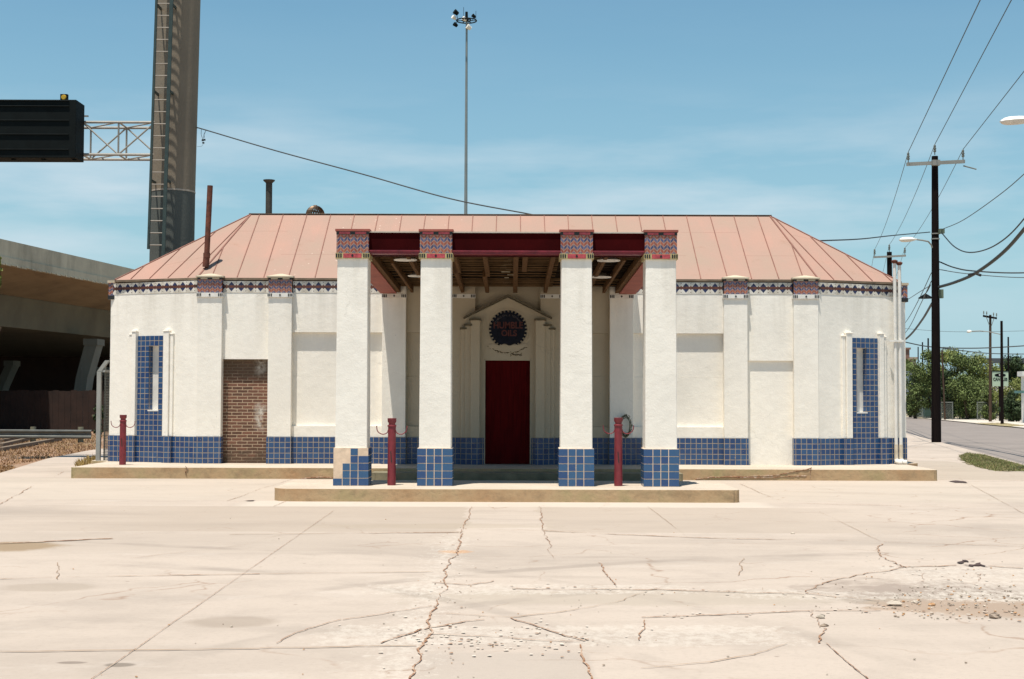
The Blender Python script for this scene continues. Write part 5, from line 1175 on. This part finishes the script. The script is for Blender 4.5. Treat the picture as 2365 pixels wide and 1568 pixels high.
cab = [
 ([(2168, 663, 51.8), (2205, 652, 49), (2250, 632, 46), (2310, 588, 42), (2364, 529, 38), (2480, 380, 31)], .055, "thick black cable climbing right from the near pole, with a splice bar", 1),
 ([(2172, 536, 51.8), (2205, 571, 49.5), (2244, 583, 47), (2300, 565, 42.5), (2364, 505, 38), (2480, 330, 31)], .022, "black cable sagging deeply right of the near pole below the street lamp", 0),
 ([(2172, 531, 51.8), (2224, 508, 48.5), (2302, 454, 43), (2364, 402, 38.5), (2480, 290, 32)], .014, "thin wire curving up right from the near pole", 0),
 ([(2167, 604, 52), (2203, 618, 52), (2250, 626, 52), (2364, 630, 52), (2560, 618, 52)], .026, "upper of the two flat cables running right from the near pole", 0),
 ([(2166, 622, 52), (2232, 632, 52), (2364, 641, 52), (2560, 635, 52)], .016, "lower of the two flat cables running right from the near pole", 0),
 ([(2147, 536, 52), (2060, 544, 45), (1986, 552, 39), (1893, 556, 33)], .018, "service wire from the near pole to the right slope of the station roof", 0),
 ([(2152, 700, 52), (2128, 740, 58), (2098, 777, 66), (2060, 805, 80)], .045, "thick cable dropping left from the near pole towards the second pole", 0),
 ([(2150, 630, 52), (2122, 690, 60), (2093, 741, 72), (2060, 780, 90)], .016, "higher thin line running left from the middle of the near pole", 0),
 ([(2150, 649, 52), (2124, 705, 60), (2095, 762, 72), (2060, 800, 90)], .016, "lower thin line running left from the middle of the near pole", 0),
 ([(2148, 659, 52), (2120, 676, 58), (2091, 694, 66), (2050, 715, 80)], .014, "thin line falling gently left from the near pole behind the hanging lamp", 0),
 ([(2080, 788, 95), (2150, 801, 95), (2251, 804, 95), (2364, 798.5, 95), (2460, 790, 95)], .038, "dark far cable crossing above the trees, higher of two", 0),
 ([(2168, 803, 97), (2225, 810, 97), (2283, 816, 97), (2364, 817.5, 97), (2460, 816, 97)], .03, "dark far cable crossing just above the tree tops, lower of two", 0),
 ([(2080, 758, 120), (2200, 766, 120), (2364, 764, 120), (2460, 758, 120)], .016, "very faint far wire across the sky above the trees", 0),
]
for pl, r_, lab, spl in cab:
    def ex(b):
        c_ = at(2250, 632, 46); l_ = at(2236, 634.5, 46.2); r2 = at(2264, 636, 45.8); b.cyl(l_, c_, .045, n=6); b.cyl(c_ + Vector((0, 0, .02)), r2, .045, n=6)
    wire('cable', [at(*p) for p in pl], r_, M_wire if r_ > .017 else M_wiret, lab, extra=ex if spl else None, group='overhead cables')
# far poles
def farpole(px, pyt, pyb, Y, wpx, lab, mat=M_poleB, lean=0):
    t_ = at(px, pyt, Y); b_ = at(px + lean, pyb, Y); r_ = wpx / FPX * Y / 2
    return pole('utility_pole', (b_.x, Y, -.05), (t_.x, Y, t_.z), r_ * 1.15, r_ * .85, mat, lab)
Cp = farpole(2286, 727, 968, 104, 6.3, "wooden pole with dark crossarm across the road, left of the pair at the driveway")
q = at(2286, 733, 104); a_ = at(2270, 729.5, 103.8); c_ = at(2301.5, 735, 103.8); b = MB(); u = Vector((0, 0, .07)); k_ = Vector((0, .1, 0)); b.hexa([a_ - u, c_ - u, c_ - u + k_, a_ - u + k_, a_ + u, c_ + u, c_ + u + k_, a_ + u + k_]); b.build('crossarm', M_poleW, Cp)
b = MB()
for f in (.03, .25, .75, .97): insul(b, tuple(a_.lerp(c_, f) + u), .8)
b.build('insulator', M_gray, Cp)
b = MB(); b.cyl(a_.lerp(c_, .2), at(2284, 752, 103.8), .025, n=5); b.cyl(a_.lerp(c_, .8), at(2289, 752, 103.8), .025, n=5); b.build('brace', M_gray, Cp)
Dp = farpole(2312, 741, 974, 93, 6.6, "bare dark wooden pole holding a lamp arm, right of the pair at the driveway", M_poleW, 1.5)
lamp(Dp, at(2232, 766, 92.5), at(2243, 765, 92.5), .16, [at(2243, 765, 92.5), at(2262, 764, 92.6), at(2285, 766.5, 92.8), at(2309, 772, 92.9)], .03)
farpole(2327.5, 778, 906, 128, 4.2, "thin far pole seen right of the green shop sign", M_poleW)
farpole(2174.5, 808, 962, 113, 4.0, "leaning brown pole standing in front of the trees just right of the near pole", M_poleB, 7)
farpole(2119.5, 801, 930, 158, 3.0, "shortest of three far poles above the trees, leftmost", M_poleW)
farpole(2129.5, 790, 930, 155, 3.4, "middle of three far poles above the trees", M_poleW)
farpole(2142.7, 781, 930, 150, 4.2, "tallest of three far poles above the trees, next to the near pole", M_poleW)
# street lamp reaching in from the right edge
LY = 31.0; lA, lB = at(2309, 281, LY), at(2392, 276, LY); sp_ = at(2640, 300, LY)
sl = thing('street_lamp', (sp_.x, LY, 0), "white cobra-head street lamp reaching in from the right edge of the picture", 'street lamp')
lamp(sl, lA, lB, .155, [lB, at(2440, 274, LY), at(2560, 285, LY), at(2640, 330, LY)], .035)
MB().cyl((sp_.x, LY, -.1), (sp_.x, LY, sp_.z + .5), .16, .11, n=12).build('pole_shaft', M_poleW, sl)

# ------------------------------------------------------------------ trees
def tree(px, pyt, Y, wpx, hfrac, label, leaf, nleaf=5200, seed=1, size=.17, cat='tree', name='leafy_tree', group='trees across the road', base=None):
    rs = random.Random(seed); top = at(px, pyt, Y); X = top.x; H = top.z; Wd = wpx / FPX * Y
    t = thing(name, (X, Y, -.05), label, cat, group)
    b = MB(); z0 = H * hfrac
    b.tube([(X, Y, -.1), (X + rs.uniform(-.1, .1), Y, z0 * .6 + .3), (X + rs.uniform(-.3, .3), Y + .1, H * .6)], [.16, .12, .05], 8)
    cl = []; nc = 26
    for k in range(nc):
        a = rs.random() * 6.28; rr = math.sqrt(rs.random()) * .9; zz = rs.random()
        wr = math.sin(math.pi * (.12 + .80 * zz)) ** .6
        c_ = Vector((X + Wd / 2 * rr * wr * math.cos(a), Y + Wd / 2 * rr * wr * math.sin(a) * .8, z0 + (H - z0) * (.06 + .86 * zz)))
        cl.append((c_, rs.uniform(.16, .27) * min(Wd, (H - z0) * 1.3)))
        if k < 9: b.tube([(X, Y, z0 * .7), ((X + c_.x) / 2, (Y + c_.y) / 2, (z0 * .7 + c_.z) / 2 + .2), c_], [.06, .04, .015], 5)
    b.build('trunk', M_bark, t)
    L = MB()
    for _ in range(nleaf):
        c_, r_ = cl[rs.randrange(nc)]; d = Vector((rs.gauss(0, 1), rs.gauss(0, 1), rs.gauss(0, .8))).normalized() * r_ * (rs.random() ** .45)
        p = c_ + d; s_ = size * rs.uniform(.5, 1.3)
        if p.z < .02: continue
        n_ = (d.normalized() * .6 + Vector((rs.uniform(-1, 1), rs.uniform(-1, 1), rs.uniform(-.2, 1)))).normalized(); u = n_.orthogonal().normalized(); v = n_.cross(u); a = rs.random() * 6.28; u2 = u * math.cos(a) + v * math.sin(a); v2 = n_.cross(u2)
        L.poly([p - u2 * s_ * .5, p + v2 * s_ * .28, p + u2 * s_ * .5, p - v2 * s_ * .28])
    L.build('crown', leaf, t); return t
tree(2112, 831, 122, 72, .05, "round green tree at the left of the row, beside the station corner", M_leaf, seed=1)
tree(2150, 799, 124, 62, .10, "tall green tree partly behind the near utility pole", M_leaf, seed=2)
tree(2195, 796, 120, 78, .06, "tallest light green tree right of the near utility pole", M_leaf2, 7500, seed=3)
tree(2222, 805, 118, 92, .02, "broad green tree in the middle of the row", M_leaf, 9000, seed=4)
tree(2256, 812, 119, 76, .0, "yellow green tree at the right of the row, left of the crossarm pole", M_leaf2, 7000, seed=5)
tree(2185, 851, 116, 60, .0, "dark low tree under the tallest one, behind the fence", M_leaf3, 5000, seed=6)
tree(2232, 861, 115, 90, .0, "dark bushy tree filling the gap above the driveway", M_leaf, 7000, seed=7)
tree(2345, 818, 170, 70, .3, "dark distant tree at the right edge", M_leaf3, 5000, seed=8, size=.3)
tree(2345, 862, 110, 84, .0, "bright green bush right of the shop sign", M_leaf2, 5000, seed=9, cat='bush', name='leafy_bush')
tree(2336, 905, 104, 52, .0, "low dark green bush at the right below the shop sign", M_leaf3, 4500, seed=10, cat='bush', name='leafy_bush')
tree(2296, 845, 128, 80, .0, "pale yellow green bush behind the shop sign", M_leaf2, 3500, seed=11, cat='bush', name='leafy_bush')
tree(2284, 898, 112, 44, .0, "small green bush behind the two poles at the driveway", M_leaf, 2600, seed=12, cat='bush', name='leafy_bush')
tree(2101, 863, 130, 40, .0, "dark green bush next to the station corner across the road", M_leaf3, 2800, seed=13, cat='bush', name='leafy_bush')
tree(-4, 588, 58, 20, .80, "green tree top just entering at the left edge above the overpass", M_leaf2, 1500, seed=14, size=.12, group='trees by the overpass')
tree(228, 930, 60, 26, .0, "small dark ivy bush beside the gate post under the overpass", M_leaf3, 1400, seed=15, size=.10, cat='bush', name='leafy_bush', group='trees by the overpass')
# dense far belt closing the horizon
tb = MB(); rs = random.Random(77)
for k in range(9000):
    x = rs.uniform(40, 130); y = 215 + rs.uniform(-6, 6); hh = 5.2 + 1.2 * math.sin(x * .35) + .8 * math.sin(x * 1.1); z = rs.uniform(0, hh); s_ = rs.uniform(.3, .8); a = rs.random() * 6.28
    u = Vector((math.cos(a), .3 * math.sin(a), math.sin(a))) * s_; v = Vector((-math.sin(a), .4, math.cos(a))) * s_ * .6; p = Vector((x, y, z)); tb.poly([p - u, p + v, p + u, p - v])
tag(tb.build('far_wood', M_leaf), 'far belt of green trees behind the road end', 'woods', kind='stuff')

# ------------------------------------------------------------------ street side things on the right
def bld(name, px0, px1, pyt, Y, dep, mat, label, rows=(), roofm=None):
    a, c = at(px0, pyt, Y), at(px1, pyt, Y); t = thing(name, ((a.x + c.x) / 2, Y, 0), label, 'building')
    MB().box(a.x, c.x, Y, Y + dep, -.1, a.z).build('wall', mat, t)
    MB().box(a.x - .2, c.x + .2, Y - .2, Y + dep + .2, a.z, a.z + .35).build('roof', roofm or mat, t)
    for (x0, x1, y0, y1) in rows:
        p, q = at(x0, y0, Y), at(x1, y1, Y); MB().box(p.x, q.x, Y - .03, Y + .05, q.z, p.z).build('window', M_dark, t)
    return t
M_bb = simple('brown_brick_far', (.22, .12, .09), .15, .5); M_tan = simple('tan_far_wall', (.42, .32, .25), .12, .5)
bld('brick_building', 2078, 2099.5, 807, 260, 12, M_bb, "tall brown brick building beyond the station's right corner", [(2092, 2094, 905, 910), (2096, 2098, 905, 910)])
bld('office_building', 2099.7, 2115, 829, 262, 14, M_tan, "tan stepped building just right of the tall brown brick one", [(2101, 2104, 903, 909), (2106, 2109, 903, 909), (2111, 2113, 903, 909)])
bld('shed', 2078, 2108, 863, 180, 6, simple('pale_blue_shed', (.40, .46, .52), .1, 1), "low shed with pale blue grey wall beyond the trees")
bld('shop_building', 2364, 2440, 869, 100, .6, M_white, "white building corner with teal awning at the right edge")
q0_, q1_ = at(2352, 902, 99), at(2440, 908, 99); tag(MB().box(q0_.x, q1_.x, 98.2, 99.9, q1_.z, q0_.z).build('awning', simple('teal_awning', (.10, .22, .20), .1, 2), bpy.data.objects['shop_building']))
q0_, q1_ = at(2266, 891, 140), at(2356, 905, 140); tag(MB().box(q0_.x, q1_.x, 140, 140.4, -.1, q0_.z).build('boundary_wall', simple('white_far_wall', (.66, .60, .54), .2, .4), off=(q0_.x, 140, 0)), "long low white wall behind the shop sign", 'wall')
rb = thing('railway_bridge', (at(2310, 830, 210).x, 210, 0), "far dark rail bridge girder above the trees at the right", 'bridge')
p_, q_ = at(2270, 827, 210), at(2440, 839, 210); MB().box(p_.x, q_.x, 210, 212, q_.z, p_.z).build('girder', simple('dark_girder', (.07, .08, .09), .2, .5), rb)
b = MB()
for k in range(6): x = p_.x + 1 + k * (q_.x - p_.x) / 6; b.box(x, x + .6, 210.4, 211.4, -.1, q_.z)
b.build('bridge_pier', M_gray, rb)
# shop sign
SYs = 107.0; a_, c_ = at(2290, 858, SYs), at(2328, 892, SYs); mx = (a_.x + c_.x) / 2
ss = thing('shop_sign', (mx, SYs, 0), "pale green shop sign with black oval on a post behind the two poles", 'sign')
b = MB(); b.box(a_.x, c_.x, SYs, SYs + .12, c_.z, a_.z, 0); b.box(a_.x - .08, c_.x + .05, SYs - .02, SYs + .14, a_.z, a_.z + .09, 1); b.box(a_.x - .10, a_.x, SYs - .02, SYs + .14, c_.z, a_.z, 1)
sb = b.build('sign_board', [simple('pale_green_sign', (.42, .52, .38), .12, 2), M_dark], ss)
b = MB(); zc = a_.z - (a_.z - c_.z) * .24; b.prismy([(mx + .42 * math.cos(2 * math.pi * k / 24), zc + .13 * math.sin(2 * math.pi * k / 24)) for k in range(24)], SYs - .012, SYs); b.build('oval', M_dark, sb)
text_mesh("CANDLES", .30, (mx, SYs - .01, a_.z - (a_.z - c_.z) * .53), M_dark, sb, bold=.008, sx=.82)
text_mesh("K2", .17, (mx, SYs - .02, zc), M_white, sb, bold=.006)
MB().box(mx - .09, mx + .09, SYs + .02, SYs + .12, -.1, c_.z).build('sign_post', M_poleW, ss)
# chain-link fences
def clf(px0, px1, Y, pyt, lab):
    a, c = at(px0, pyt, Y), at(px1, pyt, Y); t = thing('chain_link_fence', ((a.x + c.x) / 2, Y, 0), lab, 'fence', 'chain-link fences across the road'); z1 = a.z
    b = MB(); b.cyl((a.x, Y, z1), (c.x, Y, z1), .03, n=6); b.build('top_rail', M_gray, t)
    n = max(2, int((c.x - a.x) / 2.2) + 1)
    for k in range(n): x = a.x + (c.x - a.x) * k / (n - 1); MB().cyl((x, Y, -.1), (x, Y, z1 + .05), .04, n=8).build('fence_post', M_gray, t)
    b = MB(); s = .13; W_ = c.x - a.x; x = -z1
    while x < W_:
        for sg_ in (0, 1):
            xa, xb = (x, x + z1) if sg_ == 0 else (x + z1, x); za, zb3 = 0, z1
            t0, t1 = 0.0, 1.0
            if xa != xb:
                for lim, side in ((0, 0), (W_, 1)):
                    tt = (lim - xa) / (xb - xa)
                    if (xb > xa) == (side == 0): t0 = max(t0, tt)
                    else: t1 = min(t1, tt)
            if t1 > t0: b.cyl((a.x + xa + (xb - xa) * t0, Y, z1 * t0), (a.x + xa + (xb - xa) * t1, Y, z1 * t1), .008, n=3, caps=False)
        x += s
    b.build('mesh', M_gray, t)
clf(2172, 2199, 113.5, 929, "short chain-link fence just right of the near pole, across the road")
clf(2256, 2312, 112, 929, "chain-link fence behind the two poles at the driveway")
clf(2118, 2150, 128, 925, "chain-link fence left of the near pole, under the trees")
# warning sign
wY = 140; c_ = at(2112.5, 926, wY); ws = thing('warning_sign', (c_.x, wY, 0), "orange diamond warning sign on a post at the far end of the street", 'sign')
MB().prismy([(c_.x - .28, c_.z), (c_.x, c_.z - .28), (c_.x + .28, c_.z), (c_.x, c_.z + .28)], wY, wY + .02).build('sign_plate', simple('orange_sign', (.45, .17, .02), .1, 5), ws)
MB().box(c_.x - .05, c_.x + .05, wY + .02, wY + .1, -.1, c_.z + .3).build('sign_post', M_steel, ws)
wY = 118; c_ = at(2182, 923, wY); ws = thing('marker_sign', (c_.x, wY, 0), "small orange and red marker beside the leaning brown pole", 'sign')
MB().box(c_.x - .12, c_.x + .12, wY, wY + .03, c_.z - .2, c_.z + .2).build('sign_plate', simple('orange_plate', (.7, .25, .03), .1, 5), ws); MB().box(c_.x - .40, c_.x - .14, wY, wY + .03, c_.z - .2, c_.z + .02).build('sign_plate', simple('red_plate', (.4, .03, .02), .1, 5), ws)
MB().box(c_.x - .03, c_.x + .03, wY + .03, wY + .08, -.1, c_.z).build('sign_post', M_gray, ws)
# hydrant
hY = 138; c_ = at(2136.5, 952, hY); hy = thing('fire_hydrant', (c_.x, hY, -.03), "small white fire hydrant on the far kerb left of the near pole", 'fire hydrant')
MB().lathe((c_.x, hY, -.03), [(.2, 0), (.2, .06), (.13, .08), (.13, .45), (.18, .47), (.17, .55), (.09, .66), (.03, .72)], 12).build('hydrant_body', M_white, hy, smooth=True)
MB().cyl((c_.x - .24, hY, .36), (c_.x + .24, hY, .36), .075, n=10).build('hydrant_outlet', M_white, hy)
# cabinets
for px, pyt, Y, wd, hh, lab, mm in ((2146, 914, 126, .9, 0, "dark green utility cabinet on a post left of the near pole", simple('cab_green', (.05, .09, .07), .2, 3)), (2121, 937, 132, .8, 0, "pale grey utility box beside the orange warning sign", simple('cab_grey', (.14, .18, .17), .2, 3))):
    c_ = at(px, pyt, Y); t = thing('utility_cabinet', (c_.x, Y, 0), lab, 'cabinet', 'cabinets across the road'); MB().box(c_.x - wd / 2, c_.x + wd / 2, Y, Y + .5, .05, c_.z).build('cabinet_body', mm, t, .03); MB().box(c_.x - wd / 2 - .05, c_.x + wd / 2 + .05, Y - .05, Y + .55, -.08, .05).build('plinth', M_pier, t); MB().box(c_.x - wd / 2 - .04, c_.x + wd / 2 + .04, Y - .04, Y + .54, c_.z, c_.z + .06).build('cabinet_lid', mm, t)
# parked red car far away
cY = 150; c_ = at(2101, 945, cY); car = thing('parked_car', (c_.x, cY, 0), "small red car parked far down the street by the station corner", 'car')
b = MB(); b.prismy([(c_.x - 1.0, .3), (c_.x + 1.0, .3), (c_.x + .98, .78), (c_.x + .72, .92), (c_.x - .72, .92), (c_.x - .98, .78)], cY, cY + 4.2); b.build('body', simple('car_red', (.30, .02, .02), .05, 2, .3), car, .08)
b = MB(); b.mesh([(c_.x - .8, cY + .9, .9), (c_.x + .8, cY + .9, .9), (c_.x + .8, cY + 3.2, .9), (c_.x - .8, cY + 3.2, .9), (c_.x - .6, cY + 1.5, 1.42), (c_.x + .6, cY + 1.5, 1.42), (c_.x + .6, cY + 2.8, 1.42), (c_.x - .6, cY + 2.8, 1.42)], [(0, 1, 5, 4), (1, 2, 6, 5), (2, 3, 7, 6), (3, 0, 4, 7), (4, 5, 6, 7)]); b.build('cabin', M_dark, car)
for sx_ in (-1, 1):
    for yy in (.8, 3.4): MB().cyl((c_.x + sx_ * .8, cY + yy, .32), (c_.x + sx_ * 1.0, cY + yy, .32), .32, n=14).build('wheel', M_black, car)
    MB().cyl((c_.x + sx_ * .75, cY - .03, .66), (c_.x + sx_ * .75, cY + .02, .66), .12, n=12).build('headlight', M_white, car)
